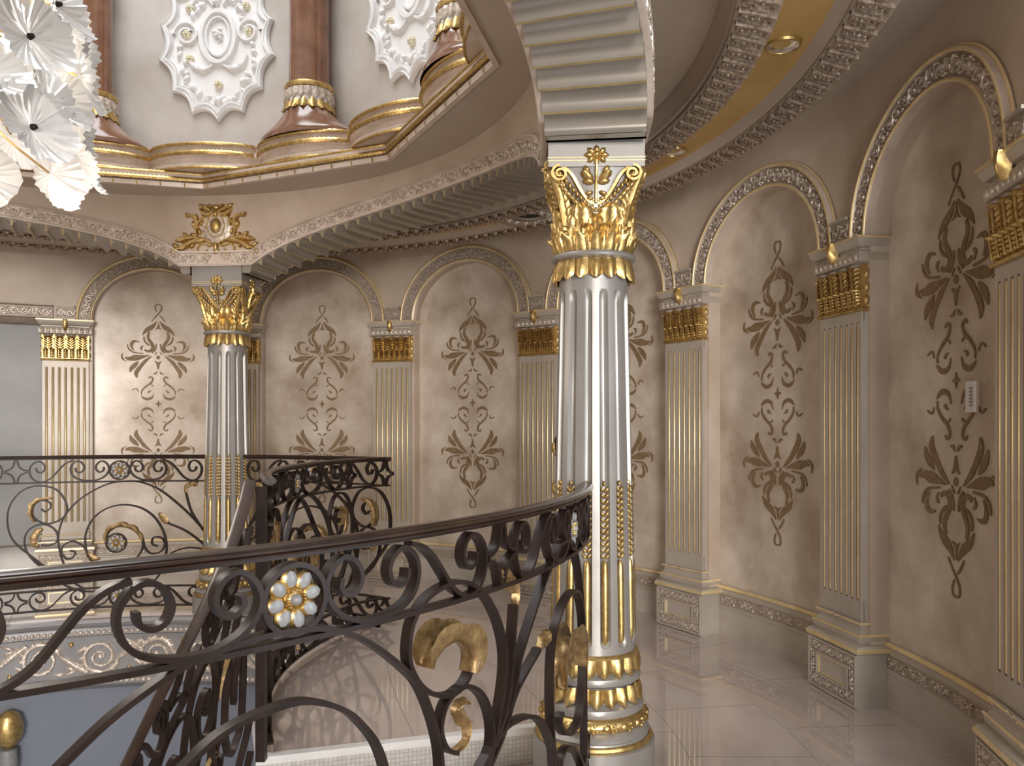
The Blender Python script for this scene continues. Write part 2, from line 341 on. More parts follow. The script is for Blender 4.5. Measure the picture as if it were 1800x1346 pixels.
# ------------------------------------------------------------------ ring beam with fluted arches
AM, AHW, AZ0, AR = (AC0+AC1)/2, 38.7, 2.725, .478
FO = .052                                  # the frieze sits above the points of the scallops
def zarch(phi):
    p = abs(phi)
    return AZ0+AR*math.sqrt(max(0, 1-(p/AHW)**2)) if p < AHW else AZ0
NFL = 34
BW = (AC1-AC0)/2
def beam(name, mid, a_from=-BW, a_to=BW):
    org = pt(mid, RC, 3.2); O = Vector(org)
    ph = [-AHW*cos(pi*i/60) for i in range(61)]
    flat = 2.858
    phs = [a_from]+[p for p in ph]+[a_to]
    def lo(p): return max(zarch(p), flat)+FO
    m = MB()
    for R in (RBI, RBO):
        m.grid([[pt(mid+p, R, lo(p)), pt(mid+p, R, (lo(p)+ZC)/2), pt(mid+p, R, ZC+.02)] for p in phs])
    root = struct(name, m, 'wall', 30, origin=org)
    def sub(nm, mb, mt, sm=35):
        o = struct(nm, mb, mt, sm, parent=root); o.location = -O; return o
    # frieze on both faces following the arch
    H = .125
    prof = [(0, 0), (0, .022), (.012, .028), (.02, .016), (H-.02, .016), (H-.014, .03), (H, .026), (H, 0)]
    sub('frieze_bed', MB().grid([[pt(mid+p, RBI-h, lo(p)+z) for z, h in prof] for p in phs]), 'rim')
    sub('frieze_bed', MB().grid([[pt(mid+p, RBO+h, lo(p)+z) for z, h in prof] for p in phs]), 'rim')
    path = cat([(rad(p)*RBI, lo(p)+H/2) for p in phs], 2)
    L = [0]
    for a, b in zip(path, path[1:]): L.append(L[-1]+math.hypot(b[0]-a[0], b[1]-a[1]))
    def along(d):
        i = max(0, min(len(L)-2, bisect.bisect(L, d)-1)); t = (d-L[i])/(L[i+1]-L[i] or 1)
        a, b = path[i], path[i+1]; dx, dy = b[0]-a[0], b[1]-a[1]; l = math.hypot(dx, dy) or 1
        return a[0]+dx*t, a[1]+dy*t, dx/l, dy/l
    for R, sg in ((RBI, -1), (RBO, 1)):
        def fm(x, y, h):
            px_, pz, tx, tz = along(x); q = px_-tz*y; z = pz+tx*y; a = mid+math.degrees(q/RBI); return pt(a, R+sg*(.016+h), z)
        sc = MB(); scrolls(sc, .05, L[-1]-.05, .088, .016, fm, 46); sub('carved_frieze', sc, 'carve', 60)
    # scalloped soffit: concave flutes running across the beam, each one a piece with its two scalloped ends
    arc = [(-AHW*cos(pi*i/200)) for i in range(201)]
    ls = [0]
    for a, b in zip(arc, arc[1:]): ls.append(ls[-1]+math.hypot(rad(b-a)*RC, zarch(b)-zarch(a)))
    def at(d):
        i = max(0, min(len(ls)-2, bisect.bisect(ls, d)-1)); t = (d-ls[i])/(ls[i+1]-ls[i] or 1); return arc[i]+(arc[i+1]-arc[i])*t
    T = ls[-1]
    for k in range(NFL):
        d0, d1 = T*k/NFL, T*(k+1)/NFL; f = MB(); rows = []; ends = [[], []]
        p0, p1 = at(d0), at(d1); sl = (zarch(p1)-zarch(p0))/(rad(p1-p0)*RC); nrm = math.sqrt(1+sl*sl)
        for i in range(13):
            t = .05+.90*i/12; p = p0+(p1-p0)*t; z = zarch(p0)+(zarch(p1)-zarch(p0))*t
            dep = .050*math.sqrt(max(0, 1-((2*t-1)/.9)**2))
            pz = max(2.85, z+dep/nrm); pp = p-math.degrees(dep*sl/nrm/RC)
            rows.append([pt(mid+pp, R, pz) for R in (RBI, RC, RBO)])
            for e, R in zip(ends, (RBI, RBO)): e.append([pt(mid+pp, R, pz), pt(mid+pp, R, max(pz, lo(pp)))])
        f.grid(rows)
        for e in ends: f.grid(e)
        sub('soffit_flute', f, 'soffit', 40)
        pa, pb = at(max(0, d0-.0066)), at(min(T, d0+.0066))
        if zarch(p0) > 2.85:
            g = MB(); g.grid([[pt(mid+a, R, z) for R in (RBI-.001, RBO+.001)] for a, z in ((pa, zarch(pa)), (pb, zarch(pb)))]); 
            for R in (RBI-.001, RBO+.001): g.grid([[pt(mid+a, R, zarch(a)), pt(mid+a, R, lo(a))] for a in (pa, pb)])
            sub('gold_fillet', g, 'soffitgold', 20)
    return root
beam('trim_2', AM); beam('trim_3', AM+2*BW); beam('trim_4', AM-2*BW)

# ------------------------------------------------------------------ rotunda ceiling with polygonal opening
VA = [7.8-40.65, 7.8, 46.5, 85.2, 123.9]+[123.9+40.65*i for i in range(1, 5)]
RV = 2.66
def poly_pt(a, R):                       # point on the polygon whose corners have radius R
    for i in range(len(VA)):
        v0 = VA[i]; v1 = VA[(i+1) % len(VA)]+(360 if i == len(VA)-1 else 0)
        for s in (-360, 0, 360):
            if v0-1e-6 <= a+s <= v1+1e-6:
                h = (v1-v0)/2; th = a+s-(v0+v1)/2
                return R*cos(rad(h))/cos(rad(th))
    return R
def lobed(a, R):                         # scalloped cornice: one convex lobe under every column and every medallion
    cs = []
    for i in range(len(VA)):
        v0 = VA[i]; v1 = VA[(i+1) % len(VA)]+(360 if i == len(VA)-1 else 0); cs += [v0, (v0+v1)/2]
    best = 99
    for c in cs:
        d = abs((a-c+180) % 360-180); best = min(best, d)
    return R+.085-.265*math.sqrt(max(0, 1-(best/9.95)**2))
ANG = sorted(set([i*1.0 for i in range(360)]+[v % 360 for v in VA]))
def ringsurf(mb, f, prof):               # prof: (dR, z); f(a, R0)
    rows = [[pt(a, f(a, RV)+dr, z) for dr, z in prof] for a in ANG]
    return mb.grid(rows, cu=True)
rc = MB(); rc.grid([[pt(a, RBI+.01, ZC), pt(a, (RBI+poly_pt(a, RV))/2, ZC), pt(a, poly_pt(a, RV), ZC)] for a in ANG], cu=True)
struct('ceiling_rotunda', rc, 'ceil', origin=pt(85, 2.7, ZC))
org = pt(85, 2.6, ZC); O = -Vector(org)
co = MB(); ringsurf(co, poly_pt, [(0, ZC), (0, ZC-.012), (-.035, ZC-.012), (-.04, ZC+.022), (-.02, ZC+.034), (-.02, ZC+.06), (-.045, ZC+.068), (-.045, ZC+.09), (-.02, ZC+.105), (.35, ZC+.108)])
corn = struct('trim_5', co, 'rim', origin=org)
def csub(nm, mb, mt, sm=40): o = struct(nm, mb, mt, sm, parent=corn); o.location = O; return o
def bead_ring(f, dr, z, r, wob, a_from=-30, a_to=135, step=.35):
    mb = MB(); rows = []; a = a_from
    i = 0
    while a <= a_to:
        R = f(a, RV)+dr; q = r*(1+wob*(i % 2))
        rows.append([pt(a, R+q*cos(t), z+q*sin(t)) for t in (0, 1.05, 2.1, 3.14, 4.19, 5.24)]); a += step; i += 1
    return mb.grid(rows, cv=True)
csub('gold_rope', bead_ring(poly_pt, -.045, ZC+.048, .015, .35), 'gold')
csub('gold_rope', bead_ring(poly_pt, -.042, ZC+.098, .009, .35), 'gold')
db = MB()
for i in range(42):
    a = -25+i*3.9; R = poly_pt(a, RV); db.grid([[pt(a+da, R-.043, ZC+.004), pt(a+da, R-.045, ZC+.024)] for da in (-.12, .12)]); 
    db.grid([[pt(a+da, R-.034, ZC-.013), pt(a+da, R-.045, ZC+.004)] for da in (-.12, .12)])
csub('gilt_drop', db, 'gold')['kind'] = 'stuff'
lo2 = MB(); ringsurf(lo2, lobed, [(.25, ZC+.11), (0, ZC+.11), (-.005, ZC+.14), (.02, ZC+.165), (.02, ZC+.20), (-.01, ZC+.215), (-.01, ZC+.245), (.015, ZC+.26), (.015, ZC+.29), (-.01, ZC+.305), (.45, ZC+.31)])
csub('lobed_cornice', lo2, 'rim')
csub('gold_rope', bead_ring(lobed, -.012, ZC+.23, .016, .35), 'gold'); csub('gold_rope', bead_ring(lobed, -.006, ZC+.302, .011, .35), 'gold'); csub('gold_rope', bead_ring(lobed, -.003, ZC+.116, .009, .35), 'gold')
# drum and the springing of the dome above the frame
RD = 2.86
dr = MB(); dr.grid([[pt(a, RD, z) for z in (ZC+.30, 4.6, 5.4, 6.4, 7.2)] for a in ANG], cu=True); struct('wall_drum', dr, 'drum', origin=pt(85, RD, 3.9))
# ------------------------------------------------------------------ wall pilasters
PH = .208
def make_pilaster():
    R0 = RP; f = loc_map(R0)
    root = link('pilaster', None)
    # box in (s, z, h): h towards the room; wall lies at h = -(RN-RP)
    B = -.16
    def slab(mb, hw, z0, z1, h0, h1, n=4):
        prof = [(z0, h0), (z0, h1), (z1, h1), (z1, h0)]
        rows = [[f(-hw+2*hw*i/n, z, h) for z, h in prof] for i in range(n+1)]
        mb.grid(rows, cv=True); mb.poly(rows[0]); mb.poly(rows[-1]); return mb
    sh = MB(); slab(sh, PH, .44, 2.26, B, -.014)
    zb, zt = .594, 2.177; n = 7; pitch = 2*PH/(n+.35); gw = pitch*.5
    slab(sh, PH, .44, zb, -.02, 0); slab(sh, PH, zt, 2.26, -.02, 0)
    edges = [-PH]
    for i in range(n): c = (i-(n-1)/2)*pitch; edges += [c-gw/2, c+gw/2]
    edges.append(PH)
    for a, b in zip(edges[::2], edges[1::2]):
        rows = [[f(s, zb, -.02), f(s, zb, 0), f(s, zt, 0), f(s, zt, -.02)] for s in (a, b)]
        sh.grid(rows); sh.grid([[f(s, z, h) for z in (zb, zt)] for s, h in ((a, 0), (a, -.015))]); sh.grid([[f(s, z, h) for z in (zb, zt)] for s, h in ((b, 0), (b, -.015))])
    part('shaft', sh, 'taupe', root, 30)
    rod = MB(); rr = gw*.36
    rows = [[f(rr*cos(t), z, -.012+rr*1.35*sin(t)) for t in (0, .6, 1.2, 1.57, 1.94, 2.54, pi)] for z in (zb+.012, zt-.012)]
    rows = [[f(0, zb+.002, -.014)]*7]+rows+[[f(0, zt-.002, -.014)]*7]
    rod.grid(rows); rme = rod.mesh('gold_rod', 'goldline', 60)
    for i in range(n):
        c = (i-(n-1)/2)*pitch; x, y, _ = f(c, 0, 0); link('gold_rod', rme, root, (x, y, 0), c/R0)
    # base mouldings
    bm = MB(); hw = PH+.012
    def mould(mb, prof, hw0):          # prof: (z, extra) ; wraps the three visible sides
        rows = []
        for s, hh in ((-1, B), (-1, 1), (1, 1), (1, B)):
            row = []
            for z, e in prof: row.append(f(s*(hw0+e), z, (e if hh == 1 else hh)))
            rows.append(row)
        mb.grid(rows); return mb
    mould(bm, [(.46, 0), (.462, .014), (.478, .014), (.48, .004), (.43, .004), (.415, .016), (.40, .03), (.375, .03), (.36, .022), (.35, .05), (.34, .055), (.31, .055), (.305, .05)], PH); part('base_moulding', bm, 'taupe', root)
    for z, e, hgt in ((.47, .016, .006), (.405, .032, .007), (.325, .058, .012)):
        g = MB(); mould(g, [(z-hgt, e-.004), (z-hgt, e+.002), (z, e+.004), (z+hgt, e+.002), (z+hgt, e-.004)], PH); part('gold_line', g, 'goldline', root)
    bt = MB(); scrolls(bt, -.05, .05, .022, .012, lambda x, y, h: f(x, .47+y, .016+h), 3); part('carved_tablet', bt, 'carve', root, 60)
    # pedestal with carved frame
    pe = MB(); pw = .252; ph_ = .048
    slab(pe, pw, 0, .305, B, ph_)
    part('pedestal', pe, 'taupe', root, 30)
    fr = MB()
    def frame(mb, hw0, z0, z1, t, h0, h1):
        o = [(-hw0, z0), (hw0, z0), (hw0, z1), (-hw0, z1)]; i_ = [(-hw0+t, z0+t), (hw0-t, z0+t), (hw0-t, z1-t), (-hw0+t, z1-t)]
        rows = [[f(*a, h0), f(*a, h1), f(*b, h1), f(*b, h0)] for a, b in zip(o, i_)]
        mb.grid(rows, cu=True)
    frame(fr, .246, .006, .300, .012, ph_, ph_+.012); frame(fr, .165, .082, .222, .012, ph_, ph_+.014); part('panel_frame', fr, 'taupe', root, 30)
    gl = MB(); frame(gl, .150, .097, .207, .007, ph_, ph_+.008); part('gold_line', gl, 'goldline', root, 30)
    bed = MB(); frame(bed, .234, .018, .288, .066, ph_, ph_+.003); part('carving_bed', bed, 'ground', root, 30)
    cv = MB()
    scrolls(cv, -.228, .228, .056, .012, lambda x, y, h: f(x, .255+y, ph_+.003+h), 8); scrolls(cv, -.228, .228, .056, .012, lambda x, y, h: f(x, .051+y, ph_+.003+h), 8)
    for sx in (-1, 1): scrolls(cv, .085, .22, .056, .012, lambda x, y, h: f(sx*.2+y, x, ph_+.003+h), 3)
    part('carved_border', cv, 'carve', root, 60)
    # capital
    ca = MB(); slab(ca, PH+.006, 2.255, 2.50, B, .004); part('capital_block', ca, 'gold', root, 30)
    ab = MB(); mould(ab, [(2.235, 0), (2.238, .014), (2.250, .018), (2.258, .006)], PH); part('gold_line', ab, 'gold', root)
    le = MB()
    for row, (z0, z1, nn) in enumerate(((2.262, 2.365, 7), (2.350, 2.488, 4))):
        for i in range(nn):
            c_ = -PH+(i+.5)*2*PH/nn; w_ = PH/nn; G = lambda x, y, h: f(x, y, .004+h*(1+.6*max(0, (y-z0)/(z1-z0))))
            ridge(le, [(c_, z0+(z1-z0)*t) for t in (0, .3, .6, .9)], .0045, .028, G)
            for t in (.12, .30, .48, .66, .82):
                for sx in (-1, 1): blob(le, c_+sx*w_*.45, z0+(z1-z0)*t, w_*.50, .0085, .022, G, sx*.75, 6)
            blob(le, c_, z1-.012, w_*.62, .012, .034, G, 0, 8)
            if row: ridge(le, [(c_+w_, z0+.0), (c_+w_, z0+.05), (c_+w_, z1-.03)], .005, .018, G); blob(le, c_+w_, z1-.03, .009, .009, .026, G, 0, 6)
    for sy in (-1, 1):
        for row in range(3):
            for i in range(3): blob(le, -.03-.035*i, 2.30+.075*row, .014, .032, .012, lambda x, y, h: (lambda p: (p[0], p[1], p[2]))(f(sy*(PH+.006+h), y, x)), 0, 6)
    part('acanthus_leaves', le, 'gold', root, 60)
    sca = MB()
    for i in range(4): blob(sca, -PH+(i+.5)*PH/2, 2.493, PH/4*.95, .016, .034, lambda x, y, h: f(x, y, .004+h), 0, 8)
    part('scalloped_edge', sca, 'ground', root, 50)
    en = MB(); mould(en, [(2.50, .0), (2.504, .008), (2.512, .028), (2.545, .034), (2.572, .028), (2.58, .012), (2.59, .012), (2.598, .03), (2.625, .045), (2.645, .05), (2.655, .05), (2.655, 0)], PH); part('entablature', en, 'taupe', root)
    eg = MB(); gadroons(eg, -PH-.02, PH+.02, 9, .05, .012, lambda x, y, h: f(x, 2.541+y, .032+h), .35); part('carved_roll', eg, 'carve', root, 60)
    gl2 = MB(); mould(gl2, [(2.640, .046), (2.642, .056), (2.652, .056), (2.654, .046)], PH); part('gold_line', gl2, 'goldline', root)
    ke = MB(); rows = []
    for z, hw_, h in ((2.535, .004, .05), (2.545, .014, .072), (2.575, .020, .085), (2.62, .026, .09), (2.652, .03, .085)):
        rows.append([f(-hw_, z, .03), f(-hw_*.7, z, h*.93), f(0, z, h), f(hw_*.7, z, h*.93), f(hw_, z, .03)])
    ke.grid(rows); ke.poly(rows[-1]); part('gilt_drop_bracket', ke, 'gold', root, 60)
    # frieze block between the two arches
    fb = MB(); slab(fb, .086, 2.658, 2.785, B, .0); part('frieze_block', fb, 'ground', root, 30)
    fb2 = MB(); slab(fb2, .080, 2.785, 2.80, B, .022); slab(fb2, .086, 2.656, 2.668, -.05, .012); part('frieze_rim', fb2, 'taupe', root, 30)
    fc = MB(); scrolls(fc, -.08, .08, .095, .016, lambda x, y, h: f(x, 2.725+y, h), 2); part('carved_frieze', fc, 'carve', root, 60)
    return root
ORD = {-1: 'gold-striped wall pilaster cut off by the right edge of the picture', 0: 'large gold-striped wall pilaster left of the niche with the white keypad',
       1: 'gold-striped wall pilaster just right of the near fluted column', 2: 'gold-striped wall pilaster just left of the near fluted column',
       3: 'gold-striped wall pilaster beside the right end of the far railing', 4: 'gold-striped wall pilaster almost hidden behind the far fluted column',
       5: 'leftmost gold-striped wall pilaster, behind the far left railing'}
pil = make_pilaster()
for i, k in enumerate(range(-1, 6)):
    o = pil if i == 0 else copy_tree(pil)
    o.location = pt(PA[k], RP, 0); o.rotation_euler = (0, 0, rad(PA[k])); tag(o, ORD[k], 'pilaster', 'pilasters round the gallery wall')

# ------------------------------------------------------------------ arches over the niches
def make_arch():
    f0 = loc_map(RW); root = link('arch_moulding', None)
    a, b = AI+.073, BI+.073; N = 48
    path = [(-a*cos(pi*i/N), ZS+b*sin(pi*i/N)) for i in range(N+1)]
    L = [0]
    for p, q in zip(path, path[1:]): L.append(L[-1]+math.hypot(q[0]-p[0], q[1]-p[1]))
    nn = normals2(path)
    def sweep(prof): return MB().grid([[f0(x+n0*o, z+n1*o, h) for o, h in prof] for (x, z), (n0, n1) in zip(path, nn)])
    part('archivolt', sweep([(-.075, -.02), (-.075, .034), (-.06, .042), (-.05, .026), (.05, .026), (.056, .046), (.074, .046), (.08, -.01)]), 'rim', root)
    part('carving_bed', sweep([(-.05, .027), (.05, .027)]), 'ground', root)
    def bead(o, h, r): return sweep([(o+r*cos(t), h+r*sin(t)) for t in (-.4, .4, 1.2, 2, 2.8, 3.5)])
    for o, h, r in ((-.064, .038, .009), (.064, .042, .010), (.082, .012, .008)): part('gold_bead', bead(o, h, r), 'goldline', root, 60)
    import bisect
    def fm(x, y, h):
        i = max(0, min(N-1, bisect.bisect(L, x)-1)); t = (x-L[i])/(L[i+1]-L[i])
        px_, pz = path[i][0]+(path[i+1][0]-path[i][0])*t, path[i][1]+(path[i+1][1]-path[i][1])*t
        n0, n1 = nn[i][0]+(nn[i+1][0]-nn[i][0])*t, nn[i][1]+(nn[i+1][1]-nn[i][1])*t
        return f0(px_+n0*y, pz+n1*y, .027+h)
    sc = MB(); scrolls(sc, .02, L[-1]-.02, .098, .018, fm, 24); part('carved_scrollwork', sc, 'carve', root, 60)
    return root
NAME = {-1: 'the right edge niche with the white keypad', 0: 'the niche second from the right edge', 1: 'the niche half hidden behind the near column',
        2: 'the niche just left of the near column', 3: 'the niche right of the far column', 4: 'the leftmost niche'}
arch = make_arch()
for i, k in enumerate(range(-1, 5)):
    o = arch if i == 0 else copy_tree(arch); a = PA[k]+STEP/2
    o.location = pt(a, RW, 0); o.rotation_euler = (0, 0, rad(a)); tag(o, 'carved silver and gold arch over '+NAME[k], 'arch', 'arches over the wall niches')

# ------------------------------------------------------------------ stencilled ornaments in the niches
def Z1(p): return [((190+x/8.973-263.0)*.0054, (717-(525+y/8.973))*.0058) for x, y in p]
def Z2(p): return [((200+x/10.354-264.3)*.0054, (717-(650+y/10.354))*.0058) for x, y in p]
def stroke(p, w, k=4, taper=True):
    q = cat(p, k); nn = normals2(q); n = len(q); L = []; R = []
    for i, ((x, y), (a, b)) in enumerate(zip(q, nn)):
        ww = w/2*(1 if not taper else (.55+.45*sin(pi*i/(n-1)))); L.append((x+a*ww, y+b*ww)); R.append((x-a*ww, y-b*ww))
    return L, R
SH = []     # (name, left chain, right chain | polygon, mirrored)
def P1(nm, p, mir=True, z=Z1): SH.append((nm, 'poly', cat(z(p), 4, True), mir))
def S1(nm, p, w, mir=True, z=Z1): SH.append((nm, 'stroke', stroke(z(p), w), mir))
S1('loop', [(770, 375), (720, 310), (650, 235), (610, 180), (600, 130), (620, 95), (652, 90)], .0145, False)
S1('loop', [(652, 90), (690, 95), (708, 130), (700, 180), (680, 215)], .0145, False)
S1('loop', [(635, 265), (590, 310), (540, 380)], .0135, False)
P1('petal', [(680, 360), (720, 390), (780, 430), (850, 470), (900, 530), (920, 605), (870, 565), (800, 530), (740, 490), (700, 430)])
P1('spear', [(650, 370), (665, 430), (690, 480), (715, 505), (650, 490), (595, 505), (620, 480), (640, 430)], False)
S1('scroll', [(800, 545), (822, 590), (822, 650), (785, 705), (750, 765), (750, 815), (785, 855), (840, 858), (885, 835)], .034)
P1('petal', [(885, 610), (905, 640), (895, 700), (850, 750), (780, 775), (820, 735), (865, 690), (880, 640)])
P1('hook', [(900, 775), (940, 780), (955, 820), (915, 865), (925, 820)])
S1('stem', [(690, 735), (697, 790), (715, 840), (760, 892)], .020)
S1('stem', [(678, 870), (695, 890), (718, 925)], .012)
P1('crescent', [(955, 715), (1010, 685), (1070, 685), (1110, 720), (1120, 770), (1090, 830), (1045, 855), (1070, 800), (1065, 745), (1030, 715)])
S1('crescent', [(1160, 755), (1150, 805), (1110, 855), (1040, 885), (900, 900)], .017)
P1('leaf', [(800, 925), (900, 925), (1050, 925), (1120, 955), (1200, 965), (1170, 1005), (1110, 1020), (1000, 1015), (900, 975)])
P1('hook', [(1235, 895), (1265, 940), (1250, 1000), (1165, 1035), (1210, 1000), (1235, 950)])
P1('leaf', [(755, 935), (820, 960), (900, 1010), (960, 1080), (1020, 1150), (1055, 1210), (1040, 1270), (1000, 1300), (985, 1230), (930, 1140), (860, 1050)])
P1('leaf', [(975, 1030), (1040, 1050), (1100, 1095), (1130, 1150), (1120, 1215), (1070, 1165), (1010, 1110)])
P1('dot', [(658, 925), (692, 960), (658, 995), (626, 960)], False)
P1('spear', [(600, 1015), (658, 1038), (718, 1015), (690, 1070), (670, 1148), (658, 1155), (648, 1148), (630, 1070)], False)
P1('hook', [(675, 1185), (700, 1205), (745, 1230), (700, 1238), (678, 1215)])
S1('scroll', [(850, 215), (830, 185), (785, 195), (775, 240), (810, 300), (880, 350), (945, 405), (985, 465), (983, 525)], .019, True, Z2)
P1('hook', [(765, 370), (775, 335), (820, 330), (790, 350)], True, Z2)
P1('comma', [(795, 440), (850, 450), (872, 480), (845, 497), (828, 470)], True, Z2)
P1('crescent', [(755, 490), (790, 550), (860, 580), (930, 570), (1000, 540), (960, 600), (890, 630), (820, 615), (770, 575)], True, Z2)
S1('hook', [(1045, 470), (1060, 430), (1100, 410), (1160, 440)], .012, True, Z2)
def shape_mesh(kind, data, sx, sz):
    f = loc_map(RN); m = MB(); h = .005; zc = 1.81
    T = lambda p, hh: f(sx*p[0], zc+sz*p[1], hh)
    if kind == 'poly':
        n = len(data); m.v = [T(p, h) for p in data]+[T(p, -.002) for p in data]
        m.f = [tuple(range(n))]+[(i, (i+1) % n, n+(i+1) % n, n+i) for i in range(n)]
    else:
        L, R = data; m.grid([[T(a, -.002), T(a, h), T(b, h), T(b, -.002)] for a, b in zip(L, R)], cv=True)
    return m.mesh('stencil_shape', 'stencil', 30)
def make_ornament():
    root = link('stencil_ornament', None)
    for nm, kind, data, mir in SH:
        for sz in (1, -1):
            for sx in ((1, -1) if mir else (1,)): link(nm, shape_mesh(kind, data, sx, sz), root)
    st = [(0, .041), (.0105, .013), (.035, 0), (.0105, -.013), (0, -.041), (-.0105, -.013), (-.035, 0), (-.0105, .013)]
    link('diamond', shape_mesh('poly', st, 1, 1), root); return root
orn = make_ornament()
for i, k in enumerate(range(-1, 5)):
    o = orn if i == 0 else copy_tree(orn); a = PA[k]+STEP/2
    o.location = pt(a, RN-.001, 0); o.rotation_euler = (0, 0, rad(a)); tag(o, 'tall brown scrolling flower stencil on '+NAME[k], 'wall ornament', 'stencils in the wall niches')

# ------------------------------------------------------------------ baseboards
def make_base():
    f = loc_map(RN); root = link('baseboard_niche', None); root['kind'] = 'structure'
    hw = rad(STEP)/2*RN-PH-.02; n = 10
    prof = [(.375, 0), (.375, .012), (.365, .022), (.35, .024), (.34, .014), (.315, .014), (.31, .02), (.225, .02), (.218, .03), (.205, .03), (.20, .022), (0, .022)]
    part('board', MB().grid([[f(-hw+2*hw*i/n, z, h) for z, h in prof] for i in range(n+1)]), 'taupe', root)
    part('gold_line', MB().grid([[f(-hw+2*hw*i/n, z, h) for z, h in [(.374, .010), (.374, .020), (.352, .028), (.346, .020)]] for i in range(n+1)]), 'goldline', root)
    part('carving_bed', MB().grid([[f(-hw+2*hw*i/n, z, .021) for z in (.228, .308)] for i in range(n+1)]), 'ground', root)
    c = MB()
    for i in range(6):
        s = -hw+.03+(i+.5)*(2*hw-.06)/6; scrolls(c, s-.08, s+.08, .066, .013, lambda x, y, h: f(x, .268+y, .021+h), 2)
    part('carved_strip', c, 'carve', root, 60); return root
bb = make_base()
for i, k in enumerate(range(-1, 5)):
    o = bb if i == 0 else copy_tree(bb); a = PA[k]+STEP/2; o.location = pt(a, RN, 0); o.rotation_euler = (0, 0, rad(a))
# plain wall left of the last pilaster: baseboard and frieze
fm = cyl_map(RN, -1); m = MB(); rev(m, [(RN, .375), (RN-.02, .36), (RN-.015, .31), (RN-.02, .22), (RN-.025, 0)], PA[5]+2.9, 150, 12); struct('baseboard_left', m, 'silver', origin=pt(130, RN, 0))
m = MB(); rev(m, [(RW, 2.60), (RW-.03, 2.62), (RW-.055, 2.655), (RW-.04, 2.665), (RW-.03, 2.67), (RW-.03, 2.78), (RW-.055, 2.79), (RW-.055, 2.80), (RW, 2.80)], PA[5]+1.4, 150, 14)
t6 = struct('trim_6', m, 'ground', origin=pt(130, RW, 2.7))
m = MB(); scrolls(m, rad(PA[5]+1.6)*(RW-.03), rad(130)*(RW-.03), .095, .016, lambda s, y, h: (lambda a, r: (CX+r*cos(a), CY+r*sin(a), 2.725+y))(s/(RW-.03), RW-.03-h), 14); q = struct('carved_frieze', m, 'carve', 60, parent=t6); q.location = -Vector(t6.location)
# ------------------------------------------------------------------ free fluted columns
def rshaft(z): t = max(0, min(1, (z-.5)/1.8)); return .196-.036*t-.006*sin(pi*t)*0
def leaf_ring(mb, n, z0, z1, r0, r1, bul, curl=0., tip=1, ph=0., wid=.98):
    for k in range(n):
        th = 2*pi*(k+ph)/n; rows = []
        for i in range(6):
            t = i/5; w_ = pi/n*wid*(1 if t < .7 else math.sqrt(max(.05, 1-((t-.7)/.31)**2)))
            row = []
            for u in (-1, -.6, -.2, .2, .6, 1):
                rr = r0+(r1-r0)*t+bul*(1-u*u)*(.5+.5*sin(pi*t))+curl*max(0, t-.6)**1.5*(1-.5*u*u)+(.004 if abs(u) == .2 else 0)
                zz = z0+(z1-z0)*t
                row.append((rr*cos(th+u*w_), rr*sin(th+u*w_), zz))
            rows.append(row)
        mb.grid(rows)
    return mb
NF = 14
